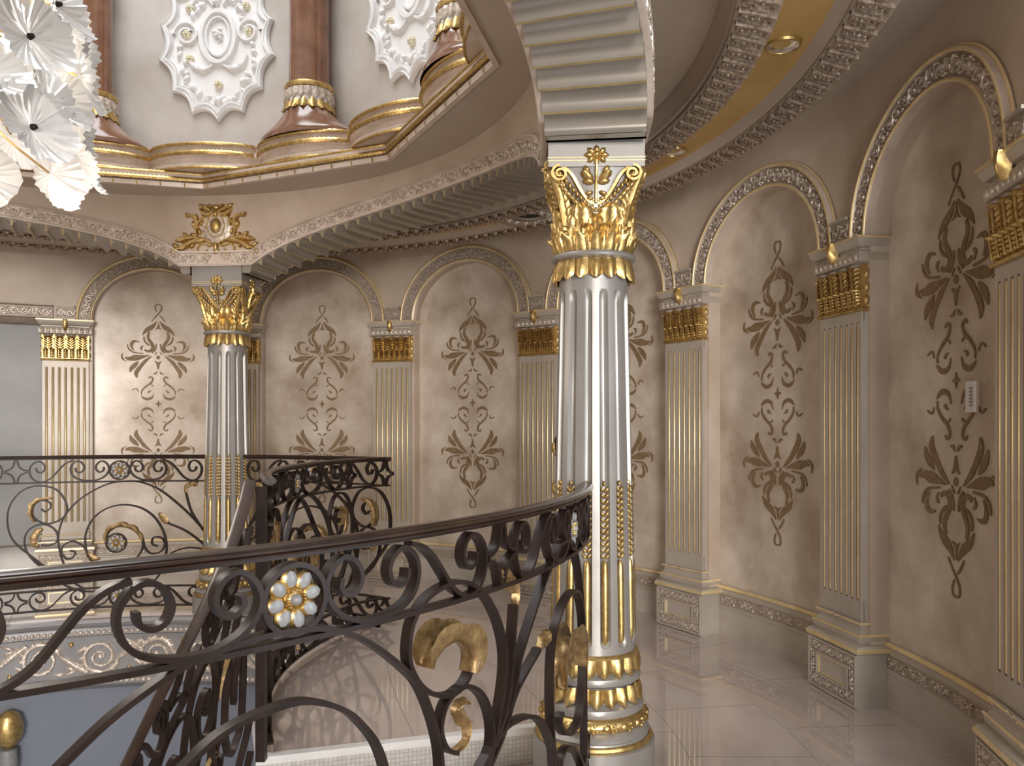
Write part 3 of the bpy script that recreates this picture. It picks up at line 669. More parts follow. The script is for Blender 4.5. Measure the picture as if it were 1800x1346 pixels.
def make_column():
    root = link('fluted_column', None)
    # shaft with rounded-end flutes
    sh = MB(); rows = []; zs = [.49, .525, .535, .55, .58, 1.0, 1.4, 1.8, 2.19, 2.22, 2.238, 2.248, 2.30]
    for z in zs:
        row = []
        for k in range(NF):
            for u in (-1, -.58, -.53, -.38, -.18, 0, .18, .38, .53, .58):
                th = 2*pi*(k+u/2)/NF; r = rshaft(z)
                if .53 < z < 2.245 and abs(u) < .56:
                    ed = min(z-.53, 2.245-z)/.05; ed = min(1, ed); lim = .55*math.sqrt(max(0, 1-(1-ed)**2))
                    if abs(u) < lim: r -= .024*math.sqrt(1-(u/.56)**2)*math.sqrt(ed)
                row.append((r*cos(th), r*sin(th), z))
        rows.append(row)
    sh.grid(rows, cv=True); part('shaft', sh, 'silver', root, 22)
    # gilt rods in the lower flutes and wheat ears above them
    rod = MB(); rows = []
    for z in (.54, .56, .60, .90, .93, .945):
        r = rshaft(z); q = .0165*min(1, math.sqrt(min(z-.538, .947-z)/.03+.02))
        rows.append([(r-.012+q*1.15*sin(t), q*cos(t), z) for t in (0, .5, 1, 1.57, 2.14, 2.64, pi)])
    rod.grid(rows); rm = rod.mesh('gilt_rod', 'gold', 60)
    wh = MB()
    for i in range(12):
        z = .965+i*.029; r = rshaft(z)-.010
        for s in (-1, 1): blob(wh, s*.0105, z, .0075, .021, .016, lambda x, y, h: (r+h, x, y), -s*.62, 6)
    blob(wh, 0, 1.312, .008, .015, .013, lambda x, y, h: (rshaft(y)-.01+h, x, y), 0, 6)
    wm = wh.mesh('gilt_wheat_ear', 'gold', 60)
    for k in range(NF): link('gilt_rod', rm, root, (0, 0, 0), 2*pi*k/NF); link('gilt_wheat_ear', wm, root, (0, 0, 0), 2*pi*k/NF)
    # base
    b = MB(); lathe(b, [(.0, -.102), (.285, -.102), (.285, .05), (.262, .058), (.255, .09), (.262, .098), (.245, .12), (.225, .135), (.222, .20), (.232, .205), (.236, .222), (.232, .24), (.215, .246), (.20, .26), (.195, .335), (.205, .342), (.218, .35), (.222, .366), (.218, .382), (.2, .39), (.193, .40), (.196, .49)], 48); part('base', b, 'silver', root)
    g = MB(); lathe(g, [(.262, .052), (.272, .056), (.277, .066), (.272, .078), (.260, .082)], 48); part('gold_ring', g, 'gold', root)
    g = MB(); lathe(g, [(.22, .132), (.24, .140), (.252, .158), (.252, .172), (.24, .192), (.22, .2)], 48)
    for k in range(18):
        th = 2*pi*k/18; f = lambda x, y, h: ((.247+h)*cos(th+x/.25), (.247+h)*sin(th+x/.25), .166+y)
        blob(g, 0, 0, .024, .020, .014, f, 0, 8)
        for dx, dy in ((.036, .012), (.044, -.010), (.028, -.02)): blob(g, dx, dy, .012, .008, .012, f, dy*50, 6)
    part('carved_torus', g, 'gold', root, 60)
    g = MB(); leaf_ring(g, 20, .335, .250, .200, .212, .018, .02); part('leaf_collar', g, 'gold', root, 60)
    g = MB(); leaf_ring(g, 18, .475, .388, .198, .204, .017, .02); lathe(g, [(.196, .470), (.210, .474), (.212, .484), (.198, .492)], 40); part('leaf_collar', g, 'gold', root, 60)
    # neck: hanging leaf cuff, silver ring, upright leaf ring
    g = MB(); leaf_ring(g, 16, 2.398, 2.300, .166, .174, .018, .03); part('leaf_collar', g, 'gold', root, 60)
    t = MB(); lathe(t, [(.158, 2.30), (.162, 2.396), (.178, 2.400), (.194, 2.408), (.198, 2.418), (.194, 2.428), (.178, 2.436), (.162, 2.438)], 40); part('neck_ring', t, 'silver', root)
    g = MB(); leaf_ring(g, 16, 2.436, 2.515, .170, .186, .014, .10); leaf_ring(g, 16, 2.436, 2.50, .165, .176, .012, .05, ph=.5); part('leaf_collar', g, 'gold', root, 60)
    # bell: circle to square
    S = .210; bell = MB(); rows = []
    def bell_pt(th, t, off=0.):
        c = max(abs(cos(th)), abs(sin(th))); sq = S/c
        sq = min(sq, S*1.30)*(1-.05*(1-(2*abs(((th/(pi/2)) % 1)-.5))**2))
        e = t**2.2; r = .155*(1-e)+sq*e+off; z = 2.44+.385*t; return (r*cos(th), r*sin(th), z)
    for i in range(13): rows.append([bell_pt(2*pi*k/64, i/12) for k in range(64)])
    bell.grid(rows, cv=True); part('bell', bell, 'silver', root, 50)
    # acanthus tier hugging the bell
    g = MB()
    for nl, t0, t1, ph_, of in ((16, .06, .30, .5, .006), (12, .16, .42, 0, .002), (8, .26, .56, .5, -.002)):
        for k in range(nl):
            th0 = 2*pi*(k+ph_)/nl; rw = []
            if nl == 8 and k % 2 == 0 and False: continue
            for i in range(9):
                tt = i/8; t = t0+(t1-t0)*tt; w_ = pi/nl*1.02*(1 if tt < .5 else math.sqrt(max(.03, 1-((tt-.5)/.52)**2)))*(1-.16*(i % 2))
                rw.append([bell_pt(th0+u*w_, t, .012+of+.020*(1-u*u)*sin(pi*min(1, tt*.9+.1))+.07*max(0, tt-.65)**1.3*(1-.6*u*u)+(.007 if j % 2 else -.003)) for j, u in enumerate((-1, -.75, -.5, -.25, 0, .25, .5, .75, 1))])
            g.grid(rw)
    part('acanthus_tier', g, 'gold', root, 60)
    # corner leaves and volutes
    for k in range(4):
        th0 = pi/4+k*pi/2; g = MB()
        for tl in range(7):                                   # overlapping leaflets climbing to the corner
            t = .36+tl*.082
            for s in (-1, 1):
                wd = .16-.012*tl
                rw = []
                for i in range(5):
                    tt = i/4; aa = th0+s*wd*tt*1.15
                    rw.append([bell_pt(aa, min(1, t+.10*tt-.03+q*.055), .010+.026*sin(pi*(.25+.6*tt))-.012*abs(q)) for q in (-1, -.3, .3, 1)])
                g.grid(rw)
        rw = []
        for i in range(9):
            t = .30+.62*i/8; rw.append([bell_pt(th0+u*.07, t, .022+.02*(1-u*u)+.02*(i/8)) for u in (-1, -.4, .4, 1)])
        g.grid(rw); part('corner_leaf', g, 'gold', root, 60)
        v = MB(); c, s_ = cos(th0), sin(th0)
        for s in (-1, 1):
            # volute in the plane of each adjoining face
            nx, ny = (c/abs(c), 0) if (s == 1) else (0, s_/abs(s_)); tx, ty = (0, s_/abs(s_)) if s == 1 else (c/abs(c), 0)
            def fm(x, y, h): return (nx*(S-.006+h)+tx*(S-.048+x), ny*(S-.006+h)+ty*(S-.048+x), 2.786+y)
            sp = spiral(0, 0, .040, .008, pi*.5, -1.6, 22); bar(v, sp, .011, .03, fm); blob(v, 0, 0, .012, .012, .022, fm, 0, 8)
            st = cat([(-.155, -.130), (-.135, -.125), (-.095, -.075), (-.055, -.005), (-.02, .030), (0, .040)], 4)
            rows = []
            for (x, y), (a, b_) in zip(st, normals2(st)):
                hh = -.010-.30*max(0, -.002-y)**1.1
                rows.append([fm(x-a*.011, y-b_*.011, hh-.012), fm(x-a*.006, y-b_*.006, hh+.012), fm(x+a*.006, y+b_*.006, hh+.012), fm(x+a*.011, y+b_*.011, hh-.012)])
            v.grid(rows)
            for i in range(10):
                t_ = i/9; x_ = -.150+.150*t_; y_ = -.175+.150*t_**1.25
                hh_ = -.008-.30*max(0, -.002-y_)**1.1
                blob(v, x_+.012, y_-.004, .034-.012*t_, .0125, .024, lambda x, y, h: fm(x, y, hh_+h), 1.15-.5*t_, 8)
                blob(v, x_-.012, y_+.016, .020, .009, .020, lambda x, y, h: fm(x, y, hh_+h), 1.9-.5*t_, 6)
            hh = -.055; bar(v, spiral(-.168, -.112, .018, .005, -pi/2, -1.2, 12), .008, .02, lambda x, y, h: fm(x, y, hh+h))
        part('volute', v, 'gold', root, 60)
    # flower spray in the middle of each face
    for k in range(4):
        th0 = k*pi/2; c, s_ = cos(th0), sin(th0); g = MB()
        def fm(x, y, h):
            t = max(0, min(1, (2.655+y-2.44)/.385)); r = bell_pt(th0, t)[0]/c if abs(c) > .5 else bell_pt(th0, t)[1]/s_
            r = max(abs(r), 0)+.004
            if 2.655+y > 2.79: r = max(r, .217)
            return (c*(r+h)-s_*x, s_*(r+h)+c*x, 2.655+y)
        ridge(g, [(0, 0), (0, .05), (0, .10), (0, .15), (0, .18)], .007, .020, fm)
        for s in (-1, 1):
            for bx, by, an, l in ((.040, .122, .6, .056), (.034, .098, .15, .046), (.042, .145, 1.05, .040), (.032, .045, -.35, .034), (.026, .02, .2, .03)): blob(g, s*bx, by, l*.62, l*.34, .016, fm, s*an, 8)
            bar(g, [(s*.012+s*(x), .012+y) for x, y in spiral(.012, 0, .014, .004, pi, -1.1, 9)], .006, .014, fm)
        for i in range(8): blob(g, .034*cos(i*pi/4), .215+.026*sin(i*pi/4), .024, .014, .018, fm, i*pi/4, 6)
        blob(g, 0, .215, .018, .018, .030, fm, 0, 8); part('flower_spray', g, 'gold', root, 60)
    # abacus and impost
    a = MB()
    def sqring(mb, prof): mb.grid([[(sx*h, sy*h, z) for sx, sy in ((1, 1), (-1, 1), (-1, -1), (1, -1))] for h, z in prof], cv=True)
    sqring(a, [(.20, 2.818), (S+.004, 2.818), (S+.004, 3.0), (.16, 3.01)]); part('impost', a, 'silver', root, 30)
    for z in (2.846, 2.860):
        g = MB(); sqring(g, [(S, z-.003), (S+.007, z-.002), (S+.007, z+.002), (S, z+.003)]); part('gold_line', g, 'goldline', root, 30)
    return root
c0 = make_column()
for me in {o.data for o in c0.children}:                  # heights were read at the axis depth; bring them to the front face
    for v in me.vertices: v.co.z = 1.6+(v.co.z-1.6)*.94
    me.update()
c0.location = pt(AC0, RC, 0); c0.rotation_euler = (0, 0, rad(AC0)); tag(c0, 'big silver fluted column with gilt capital standing nearest the camera', 'column', 'free columns round the stair well')
c1 = copy_tree(c0); c1.location = pt(AC1, RC, 0); c1.rotation_euler = (0, 0, rad(AC1)); tag(c1, 'smaller looking far fluted column below the gilt crest', 'column', 'free columns round the stair well')

# ------------------------------------------------------------------ gilt crest above the far column
f = loc_map(RBI); cr = thing('gilt_crest', 'gilt cartouche of leaves and scrolls on the wall above the far column', 'wall ornament', pt(AC1, RBI, 3.0), rad(AC1))
def fz(x, y, h): p = f(x*1.0, y, h); return (p[0], -p[1], p[2])
sh = MB(); blob(sh, 0, .235, .135, .15, .02, fz, 0, 20); part('shield', sh, 'carve', cr, 50)
cb = MB(); blob(cb, 0, .245, .055, .075, .05, fz, 0, 16); part('boss', cb, 'gold', cr, 60)
cb = MB(); ridge(cb, [(.075*cos(t*pi/10), .245+.095*sin(t*pi/10)) for t in range(21)], .010, .02, fz); part('rim', cb, 'gold', cr, 60)
lv = MB()
for s in (-1, 1):
    for p, w_ in (([(.03, .10), (.10, .13), (.20, .115), (.30, .06), (.36, .05)], .03), ([(.10, .13), (.22, .15), (.30, .13), (.35, .12)], .028), ([(.16, .12), (.17, .22), (.165, .30), (.20, .33), (.26, .32)], .028),
                  ([(.02, .37), (.06, .34), (.11, .35), (.14, .39)], .026), ([(.0, .33), (.06, .38), (.12, .40), (.14, .42)], .022), ([(.09, .33), (.14, .28), (.17, .25)], .022)):
        ridge(lv, cat([(s*x, y) for x, y in p], 4), leafw(w_), .035, fz)
    for x, y, a_, l in ((.34, .08, .5, .04), (.36, .03, -.6, .035), (.26, .17, .8, .035), (.28, .06, -.5, .035), (.20, .08, -.8, .03), (.14, .20, 1.2, .035), (.19, .26, 1.5, .035), (.24, .34, .3, .03), (.13, .41, .9, .03), (.09, .41, .4, .03), (.05, .41, 1.1, .025), (.19, .17, .6, .035), (.12, .27, 1.8, .03)):
        blob(lv, s*x, y, l, l*.5, .035, fz, s*a_, 8)
    ridge(lv, [(s*x, y) for x, y in cat([(.02, .10), (.06, .08), (.12, .10), (.16, .06), (.14, .02), (.09, .02)], 4)], .011, .025, fz)
    ridge(lv, [(s*x, y) for x, y in spiral(.07, .015, .035, .006, pi/2, -1.5, 16)], .009, .022, fz)
blob(lv, 0, .07, .022, .05, .035, fz); blob(lv, 0, .03, .04, .03, .03, fz); blob(lv, 0, .40, .04, .025, .035, fz); blob(lv, 0, .345, .022, .04, .04, fz)
part('leaf_scrolls', lv, 'gold', cr, 60)

# ------------------------------------------------------------------ drum: brown marble columns and white medallions
def make_drum_column():
    root = link('marble_column', None); r = .155; z0 = ZC+.385
    m = MB(); rows = []
    for t, e in ((0, 1), (.12, 1), (.2, .93), (.45, .55), (.7, .25), (.9, .06), (1, 0)):
        rows.append([(-(.185+(.27-.185)*e)*cos(q)*(1 if cos(q) > 0 else .5), (.185+(.43-.185)*e)*sin(q), ZC+.305+.23*t) for q in [2*pi*i/40 for i in range(40)]])
    m.grid(rows, cv=True); part('flared_foot', m, 'brown', root)
    m = MB(); leaf_ring(m, 16, z0+.215, z0+.135, .175, .190, .012, .06); part('leaf_ring', m, 'gold', root, 60)
    m = MB(); lathe(m, [(.16, z0+.15), (.182, z0+.20), (.185, z0+.30), (.17, z0+.31)], 32); part('neck', m, 'white', root)
    m = MB(); leaf_ring(m, 20, z0+.30, z0+.215, .183, .186, .008, .02); part('flute_ring', m, 'carve', root, 60)
    m = MB(); lathe(m, [(.165, z0+.30), (.19, z0+.305), (.196, z0+.325), (.19, z0+.345), (.165, z0+.35)], 32); part('gold_ring', m, 'gold', root)
    m = MB(); lathe(m, [(r+.005, z0+.33), (r, z0+.6), (r-.012, 7.0)], 36); part('shaft', m, 'brown', root)
    m = MB(); lathe(m, [(r, 5.13), (r+.02, 5.14), (r+.02, 5.17), (r, 5.18)], 32); part('gold_ring', m, 'gold', root)
    return root
dcol = make_drum_column(); first = True
for a, lb in ((65.85, 'brown marble drum column between the two white medallions'), (104.55, 'brown marble drum column beside the chandelier'), (27.15, 'brown marble drum column hidden behind the ceiling edge'), (143.0, 'brown marble drum column behind the chandelier, left of the picture')):
    o = dcol if first else copy_tree(dcol); first = False
    o.location = pt(a, 2.71, 0); o.rotation_euler = (0, 0, rad(a)); tag(o, lb, 'column', 'brown marble columns in the drum')
def make_medallion():
    f = loc_map(RD); root = link('medallion', None); a, b, zc = .50, .66, 4.76
    cus = []; nC = 14
    for i in range(nC): t = -pi/2+2*pi*i/nC; cus.append((a*cos(t)*(1+.03*(i % 2)), b*sin(t)))
    out = []
    for i in range(nC):
        p, q = cus[i], cus[(i+1) % nC]
        for j in range(7):
            t = j/7; x = p[0]+(q[0]-p[0])*t; y = p[1]+(q[1]-p[1])*t; l = math.hypot(x, y*.8)
            s = 1-.095*(1-(2*t-1)**2); out.append((x*s, y*s))
    def scale(k): return [(x*k, y*k) for x, y in out]
    fr = MB(); rows = []
    for k, h in ((1.0, 0), (1.0, .03), (.975, .045), (.955, .028), (.93, .028), (.915, .045), (.89, .045), (.875, .02), (.86, .03), (.84, .01), (.83, .0)): rows.append([f(x, zc+y, h) for x, y in scale(k)])
    fr.grid(rows, cv=True); part('scalloped_frame', fr, 'white', root, 40)
    pn = MB(); pn.grid([[f(x, zc+y, .006) for x, y in scale(k)] for k in (.86, .4, .01)], cv=True); part('panel', pn, 'white', root, 0)
    F2 = lambda x, y, h: f(x*1.28, zc+.02+y*1.28, .006+h*1.3)
    ov = MB(); ridge(ov, [(.115*cos(2*pi*i/32), .02+.165*sin(2*pi*i/32)) for i in range(33)], .028, .035, F2); ridge(ov, [(.08*cos(2*pi*i/32), .02+.125*sin(2*pi*i/32)) for i in range(33)], .01, .03, F2); part('oval_frame', ov, 'white', root, 60)
    bo = MB()
    for i in range(9): blob(bo, .022*cos(i*2.4)*(i/5), .04+.022*sin(i*2.4)*(i/5), .018, .014, .03, F2, i, 6)
    part('bouquet', bo, 'white', root, 60)
    ga = MB(); rn = random.Random(5)
    for s in (-1, 1):
        ridge(ga, spiral(s*.21, .04, .085, .03, 0 if s > 0 else pi, s*1.4, 24), .014, .03, F2)
        for i in range(26):
            t = i/25; ang = -pi/2+t*pi*1.05; x = s*(.03+.215*cos(ang)*(1 if ang < .3 else .8)); y = -.06+.33*sin(ang)
            if abs(y-.04) < .09 and abs(x) > .12: continue
            blob(ga, x+rn.uniform(-.02, .02), y+rn.uniform(-.02, .02), rn.uniform(.022, .04), rn.uniform(.013, .022), .03, F2, rn.uniform(0, 3), 6)
        ridge(ga, cat([(s*.03, -.16), (s*.10, -.19), (s*.17, -.16), (s*.2, -.11)], 4), leafw(.03), .03, F2)
        ridge(ga, cat([(s*.03, .22), (s*.08, .28), (s*.15, .27), (s*.19, .20)], 4), leafw(.03), .03, F2)
    blob(ga, 0, -.39, .035, .03, .03, F2); blob(ga, 0, .33, .05, .04, .03, F2)
    part('leaf_garland', ga, 'white', root, 60)
    for x, y in ((0, -.29), (.21, .04), (-.21, .04), (-.19, .21), (.19, .21), (.19, -.12)):
        ro = MB(); 
        for i in range(6): blob(ro, x+.018*cos(i*pi/3), y+.018*sin(i*pi/3), .018, .012, .03, F2, i*pi/3+pi/2, 6)
        blob(ro, x, y, .015, .015, .042, F2); part('gilt_rose', ro, 'rosegold', root, 60)
    return root
M['rosegold'] = mat('washed_gold_rose', (.74, .66, .44), (.84, .80, .66), .4, .4, 30, 2)
med = make_medallion(); first = True
for a, lb in ((84.6, 'white scalloped medallion seen whole above the far column'), (46.2, 'white scalloped medallion partly hidden by the ceiling edge'), (123.9, 'white scalloped medallion behind the chandelier')):
    o = med if first else copy_tree(med); first = False
    o.location = pt(a, RD-.004, 0); o.rotation_euler = (0, 0, rad(a)); tag(o, lb, 'medallion', 'plaster medallions in the drum')

# ------------------------------------------------------------------ wrought iron railings
ZT, ZL, ZB1, ZB0 = 1.335, 1.11, .215, .05          # top of handrail, band rail, bottom band rails
def norm_band(p): return [((x-210)/1611, 1-(y-(302-.038*(x-210)))/330) for x, y in p]
SB = norm_band([(505, 405), (520, 450), (570, 475), (620, 450), (640, 400), (620, 345), (560, 312), (490, 328), (430, 380), (408, 450), (430, 530), (490, 590), (570, 610), (660, 590), (750, 535), (840, 440), (920, 360), (1000, 308), (1090, 282)])
CB = norm_band([(1110, 390), (1120, 435), (1170, 455), (1225, 435), (1250, 380), (1225, 325), (1165, 292), (1100, 308), (1050, 360), (1035, 420), (1060, 490), (1120, 540), (1220, 567), (1330, 573), (1440, 562), (1550, 520), (1620, 460), (1650, 390), (1620, 320), (1550, 278), (1480, 300), (1440, 350), (1440, 400), (1480, 440), (1530, 435), (1565, 400), (1555, 365)])
T_, W_ = .0125, .032
def piece(root, name, pts, fm, k=4, t=T_, w=W_, m='iron', closed=False):
    return part(name, bar(MB(), cat(pts, k, closed), t, w, fm, closed), m, root, 50)
def band(root, fm, us, ur, z0, z1):
    d = ur-us
    for P in (SB, CB): piece(root, 'scroll', [(us+u*d, z0+v*(z1-z0)) for u, v in P], fm, 3)
def star(root, fm, u, z0, z1, r=.082):
    zm = (z0+z1)/2; h = (z1-z0)/2
    for sx in (-1, 1):
        for sy in (-1, 1): piece(root, 'star_arc', [(u+sx*.008, zm+sy*h), (u+sx*.02, zm+sy*h*.5), (u+sx*.045, zm+sy*h*.2), (u+sx*r, zm+sy*.006)], fm, 4)
def rosette(root, fm, u, z, r, ring=True):
    if ring: piece(root, 'rosette_ring', [(u+r*cos(i*pi/6), z+r*sin(i*pi/6)) for i in range(12)], fm, 3, closed=True)
    rr = r*.92
    ro = link('rosette', None, root)
    for sd in (1, -1):
        f2 = lambda x, y, h: fm(x, y, sd*h)
        bk = MB()
        for i in range(8): blob(bk, u+rr*.62*cos(i*pi/4+.2), z+rr*.62*sin(i*pi/4+.2), rr*.38, rr*.31, .012, f2, i*pi/4+.2, 10)
        blob(bk, u, z, rr*.36, rr*.36, .016, f2, 0, 12); part('gilt_petal_rims', bk, 'gold', ro, 60)
        for i in range(8): part('pearl_petal', blob(MB(), u+rr*.665*cos(i*pi/4+.2), z+rr*.665*sin(i*pi/4+.2), rr*.27, rr*.205, .0045, f2, i*pi/4+.2, 8, .011), 'petal', ro, 60)
        part('pearl_centre', blob(MB(), u, z, rr*.2, rr*.2, .016, f2, 0, 10, .012), 'petal', ro, 60)
        rb = MB()
        for i in range(16): blob(rb, u+rr*.30*cos(i*pi/8), z+rr*.30*sin(i*pi/8), rr*.055, rr*.055, .012, f2, 0, 6, .010)
        part('gilt_beads', rb, 'gold', ro, 60)
def leaf_on(root, pts, W, lift, fm, name='gilt_leaf', lobes=5, m='oldgold', sd=1):
    p = cat(pts, 5); nn = normals2(p); n = len(p); g = MB(); rows = []
    for i, ((x, y), (a, b)) in enumerate(zip(p, nn)):
        t = i/(n-1); env = max(.10, sin(pi*(.10+.84*t))**.7); sk = W*1.15*env*(.72+.4*abs(sin(lobes*pi*t))); row = []
        for j, v in enumerate((-1, -.8, -.6, -.4, -.18, .18, .4, .6, .8, 1)):
            off = sd*(lift-sk*max(0, abs(v)-.15)**1.2+.004*(j % 2)); hh = (.022+.016*env)*(1 if v > 0 else -1)*min(1, abs(v)*2.2)**.6
            row.append(fm(x+a*off, y+b*off, hh))
        rows.append(row)
    g.grid(rows); part(name, g, m, root, 70)
def flat_leaf(root, pts, W, fm, name='gilt_leaf', m='oldgold', lobes=5):           # leaf lying in the plane of the panel
    p = cat(pts, 5); nn = normals2(p); n = len(p); g = MB(); rows = []
    for i, ((x, y), (a, b)) in enumerate(zip(p, nn)):
        t = i/(n-1); ww = W*max(.06, sin(pi*(.06+.92*t))**.8)*(.8+.35*abs(sin(lobes*pi*t)))
        rows.append([fm(x+a*ww*v, y+b*ww*v, hh) for v, hh in ((0, -.012), (1, -.002), (.55, .012), (.2, .008), (0, .016), (-.2, .008), (-.55, .012), (-1, -.002))])
    g.grid(rows, cv=True); part(name, g, m, root, 70)
def rails(root, us, fm, z_off=lambda u: 0, end=True):
    def run(z, t, w): return [(u, z+z_off(u)) for u in us]
    pr = [(-.027, .018), (-.026, .026), (-.022, .027), (-.020, .023), (-.017, .030), (-.011, .031), (-.008, .026), (-.006, .027), (-.002, .020), (0, .008)]
    pr = pr+[(a, -b) for a, b in reversed(pr)]
    hr = MB(); rr0 = [[fm(u, ZT+z_off(u)+dz, h) for dz, h in pr] for u in us]; hr.grid(rr0, cv=True); hr.poly(rr0[0]); hr.poly(rr0[-1]); part('handrail', hr, 'rail', root, 40)
    part('rail_underbar', bar(MB(), run(ZT-.031, 0, 0), .009, .030, fm), 'iron', root, 30)
    for z in (ZL, ZB1, ZB0): part('rail_bar', bar(MB(), run(z, 0, 0), .013, .032, fm), 'iron', root, 30)
fR = cyl_map(RR)
def Zf(p, sgn=1, k=1., base=0.):            # far left panel as drawn in the photograph -> offsets from its column
    out = []
    for x, y in p:
        s, z = px(x/3.74, 760+y/3.74, RR, True); out.append((base+sgn*k*(s-rad(AC1)*RR), z))
    return out
FIELD = [
    [(340, 915), (150, 770), (75, 690), (48, 580), (70, 470), (150, 380), (260, 350), (370, 375), (430, 450), (440, 520), (400, 570), (320, 600), (250, 580), (210, 530), (215, 470), (260, 445), (320, 455), (335, 490), (300, 520), (270, 500)],
    [(345, 925), (240, 860), (175, 780), (162, 700), (190, 640), (260, 605), (330, 615), (375, 660), (375, 715), (330, 740), (270, 740)],
    [(440, 915), (395, 790), (385, 670), (420, 560), (500, 460), (600, 390), (720, 335), (850, 318), (950, 332), (1050, 375), (1150, 450), (1260, 550), (1350, 650)],
    [(460, 775), (495, 785), (480, 820), (440, 830), (405, 790), (420, 740), (480, 715), (540, 740), (572, 785), (620, 860), (720, 890), (830, 870), (910, 810), (940, 740), (920, 670), (860, 625), (780, 615), (710, 660), (695, 730)],
    [(570, 790), (560, 690), (590, 600), (650, 530), (740, 485), (840, 475), (940, 500), (1020, 560), (1075, 650), (1095, 740), (1085, 830), (1050, 930), (980, 1010)],
    [(940, 700), (955, 760), (1000, 795), (1060, 780), (1085, 730), (1060, 690), (1010, 690), (1000, 730), (1035, 745)],
    [(1355, 745), (1230, 650), (1105, 595)],
    [(1340, 645), (1260, 520), (1225, 400)],
    [(1085, 830), (1150, 780), (1250, 755), (1355, 770)],
    [(340, 915), (420, 1000), (540, 1040), (640, 1045)],
    [(440, 910), (480, 980), (560, 1030)],
]
def end_panel(root, fm, sgn, k, base, detail=True):
    c = lambda p: Zf(p, sgn, k, base)
    for p in FIELD: piece(root, 'field_scroll', c(p), fm, 4)
    leaf_on(root, c([(225, 590), (205, 540), (212, 480), (260, 440), (345, 425)]), .040, .014, fm)
    flat_leaf(root, c([(260, 745), (225, 735), (225, 690), (255, 645), (285, 640)]), .030, fm)
    leaf_on(root, c([(690, 715), (700, 655), (760, 612), (840, 612), (910, 650), (950, 710)]), .045, .018, fm)
    for p in ([(575, 785), (600, 820), (660, 830)], [(640, 850), (690, 880), (750, 870)], [(800, 870), (840, 850), (890, 830)]): flat_leaf(root, c(p), .028, fm)
    flat_leaf(root, c([(1110, 595), (1080, 570), (1045, 525)]), .032, fm)
    flat_leaf(root, c([(1222, 405), (1225, 360), (1260, 335), (1290, 340), (1300, 310)]), .022, fm)
    u, z = c([(765, 725)])[0]; rosette(root, fm, u, z, .078)
SOFF, ROFF = rad(31.15)*RR, rad(16.65)*RR            # star and rosette offsets from a column
def make_bands(root, fm, sgn, k, base):
    for z0, z1 in ((ZL, ZT-.036), (ZB0, ZB1)):
        us, ur = base+sgn*k*SOFF, base+sgn*k*ROFF
        band(root, fm, us, ur, z0, z1); star(root, fm, us, z0, z1); rosette(root, fm, ur, (z0+z1)/2, .078)
        # from the rosette to the column: mirrored scrolls
        band(root, fm, base+sgn*.20, ur, z0, z1) if False else [piece(root, 'scroll', [(2*ur-us+(us-ur)*(u*1.0), z0+v*(z1-z0)) for u, v in P], fm, 3) for P in (CB, SB) if True]
# far left panel
b1 = rad(AC1)*RR
rl = thing('railing', 'dark iron scroll railing left of the far column', 'railing', pt(100, RR, 0), 0, 'balustrade panels round the stair well')
def inv(root, fm): o = Vector(root.location); return lambda u, z, h: tuple(Vector(fm(u, z, h))-o)
fm1 = inv(rl, fR)
rails(rl, [rad(a)*RR for a in range(88, 151, 2)], fm1); end_panel(rl, fm1, 1, 1., b1); make_bands(rl, fm1, 1, 1., b1)
us2 = b1+SOFF
for z0, z1 in ((ZL, ZT-.036), (ZB0, ZB1)): band(rl, fm1, us2, 2*us2-(b1+ROFF), z0, z1)
# far right panel, up to the landing
rr_ = thing('railing', 'dark iron scroll railing right of the far column, ending at the landing', 'railing', pt(72, RR, 0), 0, 'balustrade panels round the stair well')
fm2 = inv(rr_, fR)
rails(rr_, [rad(a)*RR for a in (55.5, 58, 60, 62, 64, 66, 68, 70, 72, 74, 76, 78, 80, 82.3)], fm2); end_panel(rr_, fm2, -1, .93, b1); make_bands(rr_, fm2, -1, .93, b1)
